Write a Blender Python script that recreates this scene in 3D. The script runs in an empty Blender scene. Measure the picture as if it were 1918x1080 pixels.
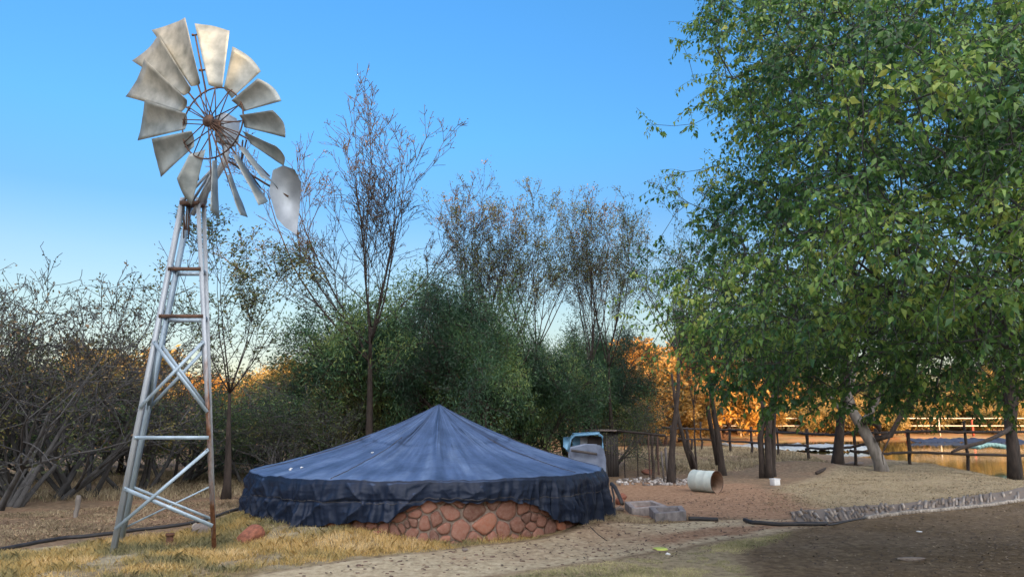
import bpy, math, random
import numpy as np
R = math.radians
random.seed(7)
sc = bpy.context.scene
COL = sc.collection

# ------------------------------------------------------------------ camera, sky, sun, exposure
W0, H0, FPX, EYE = 1918.0, 1080.0, 1395.0, 1.65
PITCH = math.atan((785 - 540) / FPX)
cam = bpy.data.cameras.new("camera"); camo = bpy.data.objects.new("camera", cam); COL.objects.link(camo)
cam.sensor_width = 36; cam.lens = 36 * FPX / W0; cam.clip_start = 0.05; cam.clip_end = 4000
camo.location = (0, 0, EYE); camo.rotation_euler = (math.pi / 2 + PITCH, 0, 0)
sc.camera = camo
SUN_EL, SUN_AZ = R(10), R(160)            # azimuth from +Y towards +X: behind the camera, to its right
world = bpy.data.worlds.new("World"); sc.world = world; world.use_nodes = True
wt = world.node_tree; bg = wt.nodes['Background']
sky = wt.nodes.new('ShaderNodeTexSky'); sky.sky_type = 'NISHITA'; sky.sun_disc = False
sky.sun_elevation = SUN_EL; sky.sun_rotation = SUN_AZ
sky.air_density = 1.0; sky.dust_density = 1.2; sky.ozone_density = 2.0; sky.altitude = 900
# dusk tint: pale warm band low down, saturated azure higher up
tc = wt.nodes.new('ShaderNodeTexCoord'); sx = wt.nodes.new('ShaderNodeSeparateXYZ'); rp = wt.nodes.new('ShaderNodeValToRGB')
wt.links.new(tc.outputs['Generated'], sx.inputs[0]); wt.links.new(sx.outputs['Z'], rp.inputs[0])
el = rp.color_ramp.elements
SKYR = [(0.0, (0.50, 0.37, 0.30)), (0.08, (0.46, 0.37, 0.33)), (0.14, (0.50, 0.44, 0.38)), (0.20, (0.45, 0.46, 0.46)), (0.27, (0.32, 0.46, 0.55)), (0.36, (0.31, 0.57, 0.72)), (0.62, (0.31, 0.69, 0.92))]
el[0].position, el[0].color = SKYR[0][0], (*SKYR[0][1], 1)
el[1].position, el[1].color = SKYR[-1][0], (*SKYR[-1][1], 1)
for p_, c_ in SKYR[1:-1]:
    e_ = el.new(p_); e_.color = (*c_, 1)
mxs = wt.nodes.new('ShaderNodeVectorMath'); mxs.operation = 'MULTIPLY'
wt.links.new(sky.outputs[0], mxs.inputs[0]); wt.links.new(rp.outputs[0], mxs.inputs[1]); 
# fill added to the sky on the sun's side, to brighten the shaded ground
dotn = wt.nodes.new('ShaderNodeVectorMath'); dotn.operation = 'DOT_PRODUCT'; dotn.inputs[1].default_value = (math.sin(SUN_AZ), math.cos(SUN_AZ), 0.35)
wt.links.new(tc.outputs['Generated'], dotn.inputs[0])
fill_glow = wt.nodes.new('ShaderNodeValToRGB'); ge = fill_glow.color_ramp.elements; wt.links.new(dotn.outputs['Value'], fill_glow.inputs[0])
ge[0].position, ge[0].color = 0.0, (0, 0, 0, 1); ge[1].position, ge[1].color = 1.0, (0.92, 0.80, 0.68, 1)
g3 = wt.nodes.new('ShaderNodeVectorMath'); g3.operation = 'SCALE'; g3.inputs['Scale'].default_value = 9.5
wt.links.new(fill_glow.outputs[0], g3.inputs[0])
addn = wt.nodes.new('ShaderNodeVectorMath'); wt.links.new(mxs.outputs[0], addn.inputs[0]); wt.links.new(g3.outputs[0], addn.inputs[1])
wt.links.new(addn.outputs[0], bg.inputs['Color'])
bg.inputs['Strength'].default_value = 0.15
sun = bpy.data.lights.new("sun", 'SUN'); sun.energy = 4.0; sun.angle = R(1.0); sun.color = (1.0, 0.60, 0.26)
suno = bpy.data.objects.new("sun", sun); COL.objects.link(suno)
SD = (math.sin(SUN_AZ) * math.cos(SUN_EL), math.cos(SUN_AZ) * math.cos(SUN_EL), math.sin(SUN_EL))
from mathutils import Vector
suno.rotation_euler = Vector(SD).to_track_quat('Z', 'Y').to_euler(); suno.location = (0, 0, 30)
sc.view_settings.view_transform = 'Standard'; sc.view_settings.look = 'None'
sc.view_settings.exposure = 1.5; sc.view_settings.gamma = 1
sc.cycles.max_bounces = 6; sc.cycles.transparent_max_bounces = 4

# ------------------------------------------------------------------ helpers
def ang(py): return PITCH - math.atan((py - 540) / FPX)
def P(px, py, Y):
    """world point seen at photo pixel (px,py) at distance Y"""
    c, s = math.cos(PITCH), math.sin(PITCH)
    a = (px - W0 / 2) / FPX; b = -(py - 540) / FPX
    dx, dy, dz = a, c - b * s, s + b * c
    return np.array([dx / dy * Y, Y, EYE + dz / dy * Y])
def G(px, py, z=0.0):
    c, s = math.cos(PITCH), math.sin(PITCH)
    a = (px - W0 / 2) / FPX; b = -(py - 540) / FPX
    dx, dy, dz = a, c - b * s, s + b * c
    t = (z - EYE) / dz
    return np.array([dx * t, dy * t, z])
def GP(px, Y): return P(px, 800, Y)[0]

def tag(o, label=None, cat=None, group=None, kind=None):
    if label: o["label"] = label
    if cat: o["category"] = cat
    if group: o["group"] = group
    if kind: o["kind"] = kind
    return o
def empty(name, loc, label, cat, group=None, rz=0.0):
    o = bpy.data.objects.new(name, None); COL.objects.link(o)
    o.location = tuple(float(v) for v in loc); o.rotation_euler = (0, 0, rz); o.empty_display_size = 0.2
    return tag(o, label, cat, group)

class MB:
    def __init__(s): s.v = []; s.f = []; s.n = 0; s.t = []; s.hast = False
    def add(s, V, F, t=None):
        V = np.asarray(V, float).reshape(-1, 3)
        fs = F if isinstance(F, list) and len(F) and isinstance(F[0], np.ndarray) and F[0].ndim == 2 else [np.asarray(f, int).reshape(1, -1) for f in F] if isinstance(F, list) else [F]
        s.v.append(V)
        for f in fs: s.f.append(np.asarray(f, int) + s.n)
        if t is None: s.t.append(np.zeros(len(V)))
        else: s.t.append(np.broadcast_to(np.asarray(t, float), (len(V),)).copy()); s.hast = True
        s.n += len(V)
        return s
    def box(s, c, size, rot=None, t=None):
        h = np.array(size) / 2.0
        V = np.array([[x, y, z] for x in (-1, 1) for y in (-1, 1) for z in (-1, 1)]) * h
        if rot is not None: V = V @ np.asarray(rot).T
        F = np.array([[0, 1, 3, 2], [4, 6, 7, 5], [0, 4, 5, 1], [2, 3, 7, 6], [0, 2, 6, 4], [1, 5, 7, 3]])
        return s.add(V + np.asarray(c), F, t)
    def segs(s, p0, p1, r0, r1, n=5, t=None):
        p0 = np.atleast_2d(np.asarray(p0, float)); p1 = np.atleast_2d(np.asarray(p1, float)); m = len(p0)
        r0 = np.broadcast_to(np.asarray(r0, float), (m,)); r1 = np.broadcast_to(np.asarray(r1, float), (m,))
        d = p1 - p0; L = np.linalg.norm(d, axis=1, keepdims=True); d = d / np.maximum(L, 1e-9)
        ref = np.where(np.abs(d[:, 2:3]) > 0.9, [[1.0, 0, 0]], [[0, 0, 1.0]])
        a = np.cross(d, ref); a /= np.linalg.norm(a, axis=1, keepdims=True); b = np.cross(d, a)
        th = np.arange(n) * 2 * np.pi / n; co, si = np.cos(th), np.sin(th)
        ring = a[:, None, :] * co[None, :, None] + b[:, None, :] * si[None, :, None]
        V = np.concatenate([p0[:, None] + ring * r0[:, None, None], p1[:, None] + ring * r1[:, None, None]], axis=1)
        i = np.arange(n); j = (i + 1) % n
        q = np.stack([i, j, j + n, i + n], 1)
        F = (q[None] + (np.arange(m) * 2 * n)[:, None, None]).reshape(-1, 4)
        fs = [F]
        cap = (np.arange(n)[::-1][None] + (np.arange(m) * 2 * n)[:, None]); cap2 = (np.arange(n)[None] + n + (np.arange(m) * 2 * n)[:, None])
        if n >= 5: fs += [cap, cap2]
        if t is not None: t = np.repeat(np.broadcast_to(np.asarray(t, float), (m,)), 2 * n)
        return s.add(V.reshape(-1, 3), fs, t)
    def tube(s, pts, r, n=8, t=None, cap=True):
        pts = np.asarray(pts, float); m = len(pts); r = np.broadcast_to(np.asarray(r, float), (m,))
        d = np.gradient(pts, axis=0); d /= np.maximum(np.linalg.norm(d, axis=1, keepdims=True), 1e-9)
        ref = np.array([0, 0, 1.0]) if abs(d[:, 2]).mean() < 0.8 else np.array([1.0, 0, 0])
        a = np.cross(d, ref); a /= np.maximum(np.linalg.norm(a, axis=1, keepdims=True), 1e-9); b = np.cross(d, a)
        th = np.arange(n) * 2 * np.pi / n
        V = pts[:, None] + (a[:, None] * np.cos(th)[None, :, None] + b[:, None] * np.sin(th)[None, :, None]) * r[:, None, None]
        i = np.arange(n); j = (i + 1) % n; q = np.stack([i, j, j + n, i + n], 1)
        F = (q[None] + (np.arange(m - 1) * n)[:, None, None]).reshape(-1, 4); fs = [F]
        if cap: fs += [np.arange(n)[::-1][None], (np.arange(n) + (m - 1) * n)[None]]
        return s.add(V.reshape(-1, 3), fs, t)
    def obj(s, name, mat, parent=None, smooth=False, origin=None):
        V = np.concatenate(s.v) if s.v else np.zeros((0, 3))
        if origin is not None: V = V - np.asarray(origin, float)
        me = bpy.data.meshes.new(name)
        me.vertices.add(len(V)); me.vertices.foreach_set("co", V.astype(np.float32).ravel())
        tot = sum(f.size for f in s.f); npl = sum(len(f) for f in s.f)
        me.loops.add(tot); me.polygons.add(npl)
        me.loops.foreach_set("vertex_index", np.concatenate([f.ravel() for f in s.f]).astype(np.int32))
        lt = np.concatenate([np.full(len(f), f.shape[1]) for f in s.f]); ls = np.concatenate([[0], np.cumsum(lt)[:-1]])
        me.polygons.foreach_set("loop_start", ls.astype(np.int32))
        me.polygons.foreach_set("loop_total", lt.astype(np.int32))
        if s.hast:
            a = me.attributes.new("tint", 'FLOAT', 'POINT'); a.data.foreach_set("value", np.concatenate(s.t).astype(np.float32))
        me.update(calc_edges=True); me.validate()
        if smooth: me.polygons.foreach_set("use_smooth", np.ones(npl, bool))
        if mat: me.materials.append(mat)
        o = bpy.data.objects.new(name, me); COL.objects.link(o)
        if parent is not None: o.parent = parent
        elif origin is not None: o.location = tuple(float(v) for v in origin)
        return o

def rotz(a): c, s = math.cos(a), math.sin(a); return np.array([[c, -s, 0], [s, c, 0], [0, 0, 1.0]])
def frame(d, up=(0, 0, 1)):
    d = np.asarray(d, float); d = d / np.linalg.norm(d); a = np.cross(up, d); a /= np.linalg.norm(a); b = np.cross(d, a)
    return np.stack([d, a, b], 1)           # columns: along, side, up
def unit(v): return v / np.maximum(np.linalg.norm(v, axis=-1, keepdims=True), 1e-9)

_h = np.random.default_rng(99).random((256, 256))
def vnoise(x, y):
    x = np.asarray(x, float); y = np.asarray(y, float)
    xi = np.floor(x).astype(int); yi = np.floor(y).astype(int); fx = x - xi; fy = y - yi
    fx = fx * fx * (3 - 2 * fx); fy = fy * fy * (3 - 2 * fy)
    g = lambda i, j: _h[i % 256, j % 256]
    return (g(xi, yi) * (1 - fx) + g(xi + 1, yi) * fx) * (1 - fy) + (g(xi, yi + 1) * (1 - fx) + g(xi + 1, yi + 1) * fx) * fy
def fbm(x, y, o=4):
    a, t, n = 0.5, 0, 0
    for k in range(o): n = n + a * vnoise(x * 2 ** k + 17 * k, y * 2 ** k + 5 * k); t += a; a *= 0.5
    return n / t - 0.5
def polydist(X, Y, poly):
    """signed distance to polygon, negative inside"""
    d = np.full(X.shape, 1e9); ins = np.zeros(X.shape, bool); n = len(poly)
    for i in range(n):
        x0, y0 = poly[i][:2]; x1, y1 = poly[(i + 1) % n][:2]
        ex, ey = x1 - x0, y1 - y0; t = np.clip(((X - x0) * ex + (Y - y0) * ey) / (ex * ex + ey * ey + 1e-12), 0, 1)
        d = np.minimum(d, np.hypot(X - x0 - t * ex, Y - y0 - t * ey))
        c = ((y0 > Y) != (y1 > Y)) & (X < (x1 - x0) * (Y - y0) / ((y1 - y0) + 1e-12) + x0); ins ^= c
    return np.where(ins, -d, d)

# ------------------------------------------------------------------ materials
def newmat(name):
    m = bpy.data.materials.new(name); m.use_nodes = True
    return m, m.node_tree, m.node_tree.nodes['Principled BSDF']
def ramp(nt, src, stops, interp='LINEAR'):
    r = nt.nodes.new('ShaderNodeValToRGB'); e = r.color_ramp.elements; r.color_ramp.interpolation = interp
    e[0].position, e[0].color = stops[0][0], (*stops[0][1], 1); e[1].position, e[1].color = stops[-1][0], (*stops[-1][1], 1)
    for p_, c_ in stops[1:-1]:
        q = e.new(p_); q.color = (*c_, 1)
    nt.links.new(src, r.inputs[0]); return r.outputs[0]
def noise(nt, scale, detail=4, rough=0.55, vec=None, stretch=None):
    n = nt.nodes.new('ShaderNodeTexNoise'); n.inputs['Scale'].default_value = scale; n.inputs['Detail'].default_value = detail
    n.inputs['Roughness'].default_value = rough
    if vec is None:
        t = nt.nodes.new('ShaderNodeTexCoord'); vec = t.outputs['Object']
    if stretch:
        mp = nt.nodes.new('ShaderNodeMapping'); mp.inputs['Scale'].default_value = stretch; nt.links.new(vec, mp.inputs[0]); vec = mp.outputs[0]
    nt.links.new(vec, n.inputs['Vector']); return n.outputs['Fac']
def mixc(nt, fac, a, b):
    m = nt.nodes.new('ShaderNodeMix'); m.data_type = 'RGBA'
    for s_, v in ((m.inputs[0], fac), (m.inputs[6], a), (m.inputs[7], b)):
        if isinstance(v, tuple): s_.default_value = (*v, 1)
        elif isinstance(v, float): s_.default_value = v
        else: nt.links.new(v, s_)
    return m.outputs[2]
def bump(nt, b, h, strength=0.3, dist=0.02):
    n = nt.nodes.new('ShaderNodeBump'); n.inputs['Strength'].default_value = strength; n.inputs['Distance'].default_value = dist
    nt.links.new(h, n.inputs['Height']); nt.links.new(n.outputs[0], b.inputs['Normal'])
def simple(name, stops, scale=8, rough=0.8, bs=0.3, metal=0.0, stretch=None, detail=5, bd=0.01):
    m, nt, b = newmat(name); f = noise(nt, scale, detail, stretch=stretch)
    nt.links.new(ramp(nt, f, stops), b.inputs['Base Color']); b.inputs['Roughness'].default_value = rough; b.inputs['Metallic'].default_value = metal
    if bs: bump(nt, b, noise(nt, scale * 3, 4, stretch=stretch), bs, bd)
    return m
def leafmat(name, stops, trans=0.35, rough=0.5):
    m, nt, b = newmat(name); at = nt.nodes.new('ShaderNodeAttribute'); at.attribute_name = 'tint'
    c = ramp(nt, at.outputs['Fac'], stops); nt.links.new(c, b.inputs['Base Color']); b.inputs['Roughness'].default_value = rough
    t = nt.nodes.new('ShaderNodeBsdfTranslucent'); nt.links.new(c, t.inputs[0])
    mx = nt.nodes.new('ShaderNodeMixShader'); mx.inputs[0].default_value = trans
    nt.links.new(b.outputs[0], mx.inputs[1]); nt.links.new(t.outputs[0], mx.inputs[2])
    nt.links.new(mx.outputs[0], nt.nodes['Material Output'].inputs[0]); return m

M = {}
M['bark'] = simple('bark', [(0.3, (0.018, 0.014, 0.012)), (0.7, (0.058, 0.043, 0.036))], 14, 0.95, 0.6, stretch=(1, 1, 0.3))
M['bark_grey'] = simple('grey bark', [(0.3, (0.11, 0.10, 0.09)), (0.7, (0.24, 0.22, 0.20))], 10, 0.95, 0.6, stretch=(1, 1, 0.3))
M['bark_red'] = simple('reddish bark', [(0.3, (0.06, 0.035, 0.028)), (0.7, (0.17, 0.10, 0.08))], 10, 0.9, 0.4, stretch=(1, 1, 0.3))
M['twig'] = simple('grey brown twigs', [(0.3, (0.030, 0.030, 0.031)), (0.7, (0.092, 0.092, 0.094))], 6, 0.95, 0)
M['leaf_big'] = leafmat('green leaves', [(0.0, (0.032, 0.095, 0.034)), (0.33, (0.080, 0.190, 0.048)), (0.6, (0.20, 0.345, 0.075)), (0.85, (0.40, 0.50, 0.12)), (1.0, (0.40, 0.42, 0.08))], 0.38, 0.42)
M['leaf_acacia'] = leafmat('feathery leaves', [(0.0, (0.018, 0.050, 0.028)), (0.35, (0.042, 0.108, 0.050)), (0.7, (0.095, 0.185, 0.065)), (1.0, (0.24, 0.30, 0.08))], 0.35)
M['leaf_olive'] = leafmat('olive leaves', [(0.0, (0.045, 0.075, 0.028)), (0.6, (0.105, 0.140, 0.045)), (1.0, (0.25, 0.21, 0.07))], 0.35)
M['leaf_brown'] = leafmat('browning leaves', [(0.0, (0.05, 0.065, 0.03)), (0.5, (0.12, 0.11, 0.05)), (1.0, (0.28, 0.18, 0.10))], 0.35)
M['leaf_dry'] = leafmat('dry yellow leaves', [(0.0, (0.09, 0.085, 0.03)), (0.35, (0.22, 0.17, 0.055)), (0.7, (0.38, 0.26, 0.08)), (1.0, (0.52, 0.33, 0.10))], 0.3)
M['leaf_sun_amber'] = leafmat('amber sunlit leaves', [(0.0, (0.20, 0.12, 0.03)), (0.5, (0.50, 0.27, 0.06)), (1.0, (0.70, 0.38, 0.09))], 0.3)  # low sun's orange put into the leaf colour
M['rust'] = simple('rust', [(0.3, (0.06, 0.028, 0.018)), (0.7, (0.19, 0.09, 0.05))], 12, 0.9, 0.4)

# galvanised steel with rust streaks
def galv(name, rust, base=(0.36, 0.37, 0.37), base2=(0.55, 0.56, 0.56), stretch=(1, 1, 0.25), seed=0.0, metal=0.35):
    m, nt, b = newmat(name)
    c = ramp(nt, noise(nt, 5, 5, stretch=stretch), [(0.3, base), (0.7, base2)])
    f = noise(nt, 1.6, 6, 0.65, stretch=stretch)
    k = ramp(nt, f, [(rust, (0, 0, 0)), (rust + 0.09, (1, 1, 1))])
    c2 = ramp(nt, noise(nt, 20, 3), [(0.3, (0.11, 0.045, 0.025)), (0.7, (0.30, 0.15, 0.08))])
    nt.links.new(mixc(nt, k, c, c2), b.inputs['Base Color'])
    b.inputs['Metallic'].default_value = metal; b.inputs['Roughness'].default_value = 0.55
    bump(nt, b, noise(nt, 9, 4), 0.12, 0.01); return m
M['galv_rusty'] = galv('weathered rusty steel', 0.56, (0.30, 0.34, 0.38), (0.46, 0.51, 0.56))
M['galv'] = galv('galvanised steel', 0.64, (0.27, 0.35, 0.42), (0.42, 0.54, 0.64))
M['galv_leg'] = galv('very rusty leg steel', 0.53, (0.32, 0.36, 0.40), (0.48, 0.53, 0.58))
M['blade'] = galv('dull sheet steel blades', 0.72, (0.16, 0.188, 0.19), (0.35, 0.385, 0.38), stretch=(1, 1, 1), metal=0.55)
M['steel_dark'] = simple('dark rusty steel', [(0.3, (0.05, 0.035, 0.03)), (0.7, (0.16, 0.09, 0.06))], 10, 0.8, 0.3, 0.2)
M['vane'] = galv('grey vane sheet', 0.74, (0.28, 0.32, 0.36), (0.40, 0.45, 0.50), stretch=(1, 1, 1))

# ------------------------------------------------------------------ terrain
def gpoly(pts): return [tuple(G(a, b)[:2]) for a, b in pts]
POND = gpoly([(1362, 836), (1440, 841), (1500, 845), (1560, 851), (1640, 857), (1720, 863), (1800, 872), (1870, 884), (1960, 900), (2150, 915)]) + \
       [(60, 36), (75, 60), (50, 66)] + gpoly([(1700, 818), (1500, 822), (1400, 826)])
def hgt(x, y):
    x = np.asarray(x, float); y = np.asarray(y, float)
    z = 0.05 * fbm(x * 0.5, y * 0.5) + 0.03 * fbm(x * 2.3 + 9, y * 2.3) + 0.25 * fbm(x * 0.07, y * 0.07) * np.clip((np.hypot(x, y - 10) - 9) / 20, 0, 1)
    pd = polydist(x, y, POND)
    z = np.where(pd < 25, z - 0.55 * np.clip(0.55 - pd / 1.6, 0, 1), z)
    z += 0.06 * np.exp(-((pd - 2.2) / 1.4) ** 2)*np.clip((40-y)/10,0,1)                      # low bank on the pond's near side
    z += 0.30 * np.exp(-(((x - G(1480, 875)[0]) / 1.6) ** 2 + ((y - 25.5) / 1.6) ** 2))
    z += np.clip((y - 74) / 22, 0, 1) ** 1.0 * 1.7 * np.clip((pd - 1) / 5, 0, 1)
    rr_ = np.hypot(x + 1.45, y - 13.46); z += 0.18 * np.exp(-((rr_ - 3.0) / 0.55) ** 2) * np.clip((-1.3 - x) / 0.8, 0, 1) * (y < 13.5)
    z += 0.09 * np.exp(-((rr_ - 3.05) / 0.5) ** 2) * np.clip((x - 0.3) / 0.7, 0, 1) * (y < 13.5)
    # the shallow run of the kerbed drain and the sunk track
    return z
def axis(n, c, k, lo, hi):
    a = math.asinh((lo - c) / k); b = math.asinh((hi - c) / k)
    return c + k * np.sinh(np.linspace(a, b, n))
gx = axis(560, 0.5, 5.0, -900, 900); gy = axis(620, 11.5, 4.0, -160, 1500)
GX, GY = np.meshgrid(gx, gy); GZ = hgt(GX, GY)
PATH = gpoly([(300, 1120), (480, 1079), (600, 1060), (700, 1046), (900, 1022), (1050, 1005), (1160, 986), (1350, 973), (1500, 972), (1560, 985), (1400, 1004), (1250, 1026), (1120, 1048), (990, 1066), (860, 1085), (800, 1120)])
REDS = gpoly([(1110, 925), (1140, 905), (1240, 903), (1400, 905), (1480, 925), (1530, 950), (1500, 970), (1350, 968), (1180, 972)])
REDL = gpoly([(1180, 1010), (1330, 990), (1480, 974), (1540, 978), (1400, 1001), (1240, 1018)])
REDW = gpoly([(60, 985), (180, 940), (330, 925), (470, 945), (460, 968), (250, 990)])
DARK_SHADE = gpoly([(1390, 1030), (1500, 985), (1640, 968), (1918, 935), (2100, 925), (2200, 1120), (1500, 1130), (1420, 1080)])
GOLD = gpoly([(-300, 1060), (0, 1034), (200, 1012), (330, 998), (470, 975), (600, 975), (1080, 985), (1060, 1002), (900, 1021), (700, 1045), (590, 1061), (470, 1080), (200, 1150), (-400, 1180)])
GREY = gpoly([(860, 1090), (990, 1066), (1240, 1030), (1400, 1004), (1500, 990), (1490, 1010), (1390, 1040), (1500, 1130), (800, 1140)])
STRAW = gpoly([(1400, 955), (1430, 920), (1560, 885), (1700, 862), (1880, 888), (2100, 905), (2100, 925), (1918, 930), (1640, 962), (1500, 968)])
def soft(poly, w): return np.clip(0.5 - polydist(GX, GY, poly) / w, 0, 1)
me = bpy.data.meshes.new("ground"); ny, nx = GX.shape
me.vertices.add(nx * ny); me.vertices.foreach_set("co", np.stack([GX, GY, GZ], -1).astype(np.float32).ravel())
ii, jj = np.meshgrid(np.arange(ny - 1), np.arange(nx - 1), indexing='ij'); a0 = (ii * nx + jj).ravel()
Fq = np.stack([a0, a0 + 1, a0 + nx + 1, a0 + nx], 1).astype(np.int32)
me.loops.add(Fq.size); me.polygons.add(len(Fq)); me.loops.foreach_set("vertex_index", Fq.ravel())
me.polygons.foreach_set("loop_start", (np.arange(len(Fq)) * 4).astype(np.int32)); me.polygons.foreach_set("loop_total", np.full(len(Fq), 4, np.int32))
for nm, arr in (('m_path', soft(PATH, 0.5)), ('m_red', np.maximum.reduce([soft(REDS, 1.4), 0.9 * soft(REDL, 0.7), 0.55 * soft(REDW, 2.0)])), ('m_dark_shade', soft(DARK_SHADE, 0.9)),
                ('m_gold', soft(GOLD, 0.4)), ('m_straw', np.maximum(soft(STRAW, 1.0), 0.8 * soft(GREY, 0.6))), ('m_far', np.clip((GY - 32) / 16, 0, 1))):
    at = me.attributes.new(nm, 'FLOAT', 'POINT'); at.data.foreach_set("value", arr.astype(np.float32).ravel())
me.update(calc_edges=True); me.polygons.foreach_set("use_smooth", np.ones(len(Fq), bool))
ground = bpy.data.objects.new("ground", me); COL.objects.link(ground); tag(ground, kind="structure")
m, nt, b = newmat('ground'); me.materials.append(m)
def attr(nt, n):
    a = nt.nodes.new('ShaderNodeAttribute'); a.attribute_name = n; return a.outputs['Fac']
def mathn(nt, op, a, b_):
    n = nt.nodes.new('ShaderNodeMath'); n.operation = op; n.use_clamp = False
    for s_, v in ((n.inputs[0], a), (n.inputs[1], b_)):
        if isinstance(v, (int, float)): s_.default_value = v
        else: nt.links.new(v, s_)
    return n.outputs[0]
def mask(nt, name, nz, amt=0.9, w=0.22):
    v = mathn(nt, 'ADD', attr(nt, name), mathn(nt, 'MULTIPLY', mathn(nt, 'SUBTRACT', nz, 0.5), amt))
    return ramp(nt, v, [(0.5 - w, (0, 0, 0)), (0.5 + w, (1, 1, 1))])
n_mid = noise(nt, 1.1, 8, 0.65); n_fine = noise(nt, 9, 8, 0.72); n_grit = noise(nt, 55, 4, 0.7); n_big = noise(nt, 0.25, 4)
litter = ramp(nt, n_fine, [(0.25, (0.075, 0.052, 0.036)), (0.5, (0.19, 0.14, 0.092)), (0.62, (0.28, 0.21, 0.135)), (0.8, (0.42, 0.34, 0.22))])
redc = ramp(nt, n_fine, [(0.25, (0.12, 0.075, 0.048)), (0.5, (0.30, 0.185, 0.115)), (0.75, (0.46, 0.33, 0.22))])
sand = ramp(nt, n_fine, [(0.25, (0.20, 0.15, 0.095)), (0.5, (0.45, 0.375, 0.25)), (0.75, (0.63, 0.55, 0.39))])
dark = ramp(nt, n_fine, [(0.25, (0.055, 0.037, 0.020)), (0.5, (0.130, 0.090, 0.050)), (0.75, (0.24, 0.175, 0.10))])  # dark soil and litter, with the big tree's shade put into the colour
straw = ramp(nt, n_fine, [(0.28, (0.15, 0.115, 0.075)), (0.5, (0.33, 0.265, 0.165)), (0.7, (0.44, 0.37, 0.24))])
straw_ = ramp(nt, n_fine, [(0.28, (0.14, 0.12, 0.085)), (0.5, (0.34, 0.30, 0.21)), (0.7, (0.48, 0.43, 0.31))])
farc = ramp(nt, noise(nt, 0.35, 8, 0.7), [(0.3, (0.16, 0.10, 0.045)), (0.45, (0.34, 0.24, 0.10)), (0.55, (0.40, 0.19, 0.09)), (0.7, (0.52, 0.36, 0.17))])
gold = mixc(nt, ramp(nt, n_mid, [(0.42, (0, 0, 0)), (0.62, (1, 1, 1))]), ramp(nt, n_fine, [(0.3, (0.10, 0.075, 0.045)), (0.55, (0.28, 0.21, 0.11)), (0.8, (0.42, 0.33, 0.18))]), straw_)
base = mixc(nt, ramp(nt, n_mid, [(0.42, (0, 0, 0)), (0.62, (1, 1, 1))]), litter, mixc(nt, 0.45, litter, redc))
base = mixc(nt, mask(nt, 'm_far', n_mid, 0.5), base, farc)
base = mixc(nt, mask(nt, 'm_straw', n_mid), base, straw)
base = mixc(nt, mask(nt, 'm_red', n_mid, 1.0), base, redc)
base = mixc(nt, mask(nt, 'm_path', n_mid, 0.6, 0.12), base, mixc(nt, ramp(nt, n_big, [(0.45, (0, 0, 0)), (0.6, (0.6, 0.6, 0.6))]), sand, redc))
base = mixc(nt, mathn(nt, 'MULTIPLY', mask(nt, 'm_red', n_mid, 1.4), attr(nt, 'm_path')), base, redc)
base = mixc(nt, mask(nt, 'm_dark_shade', n_mid, 0.8), base, mixc(nt, ramp(nt, noise(nt, 0.7, 6, 0.6), [(0.40, (0, 0, 0)), (0.66, (0.8, 0.8, 0.8))]), dark, litter))
base = mixc(nt, mask(nt, 'm_gold', n_mid, 0.5, 0.1), base, gold)
base = mixc(nt, ramp(nt, n_grit, [(0.60, (0, 0, 0)), (0.72, (0.55, 0.55, 0.55))]), base, mixc(nt, 0.5, base, (0.05, 0.035, 0.025)))
nt.links.new(base, b.inputs['Base Color']); b.inputs['Roughness'].default_value = 0.97; b.inputs['Specular IOR Level'].default_value = 0.15
bump(nt, b, mathn(nt, 'ADD', n_fine, mathn(nt, 'MULTIPLY', n_grit, 0.4)), 0.8, 0.05)

# unseen blocker added behind the camera, crest shaped to hold off the low sun
def sun_blocker_ridge():
    S = np.array([math.sin(SUN_AZ), math.cos(SUN_AZ)]); U = np.array([-S[1], S[0]])   # U to the right of the sun's path
    if U[0] < 0: U = -U
    s = np.concatenate([np.linspace(-260, -20, 30), np.linspace(-18, 60, 160), np.linspace(64, 280, 26)])
    Hs = np.interp(s, [-60, -4, -1.6, 0.7, 2.2, 26, 31, 90], [9, 8.8, 8.4, 8.4, 11.4, 11.4, 9.2, 9.0])
    t = 95.0; crest = Hs + math.tan(SUN_EL) * t + 0.5 * fbm(s * 0.5, s * 0 + 3)
    crest *= np.clip((280 - np.abs(s)) / 60, 0.05, 1)
    prof = [(-45, 0.0), (-25, 0.35), (-8, 0.85), (0, 1.0), (10, 0.85), (30, 0.4), (60, 0.0)]
    V = []
    for off, k in prof:
        q = S[None] * (t + off) + U[None] * s[:, None]
        V.append(np.stack([q[:, 0], q[:, 1], crest * k - 1.2 * (k == 0)], 1))
    V = np.concatenate(V); n = len(s); F = []
    i = np.arange(n - 1)
    for r_ in range(len(prof) - 1): F.append(np.stack([i + r_ * n, i + 1 + r_ * n, i + 1 + (r_ + 1) * n, i + (r_ + 1) * n], 1))
    o = MB().add(V, F).obj("sun_blocker", simple('sun blocker scrub', [(0.3, (0.05, 0.05, 0.025)), (0.7, (0.20, 0.16, 0.08))], 0.4, 1.0, 0), smooth=True)
    tag(o, kind="structure")
sun_blocker_ridge()

# water
V = [(x, y, -0.16) for x, y in POND]
mw, ntw, bw = newmat('pond water'); bw.inputs['Base Color'].default_value = (0.10, 0.085, 0.03, 1); bw.inputs['Roughness'].default_value = 0.04
bw.inputs['IOR'].default_value = 1.33; bump(ntw, bw, noise(ntw, 3.0, 3, stretch=(0.5, 1.5, 1)), 0.06, 0.02)
wx = [p[0] for p in POND]; wy = [p[1] for p in POND]
wo = MB().add(V, [list(range(len(V)))]).obj("water", mw); tag(wo, kind="structure")

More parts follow.
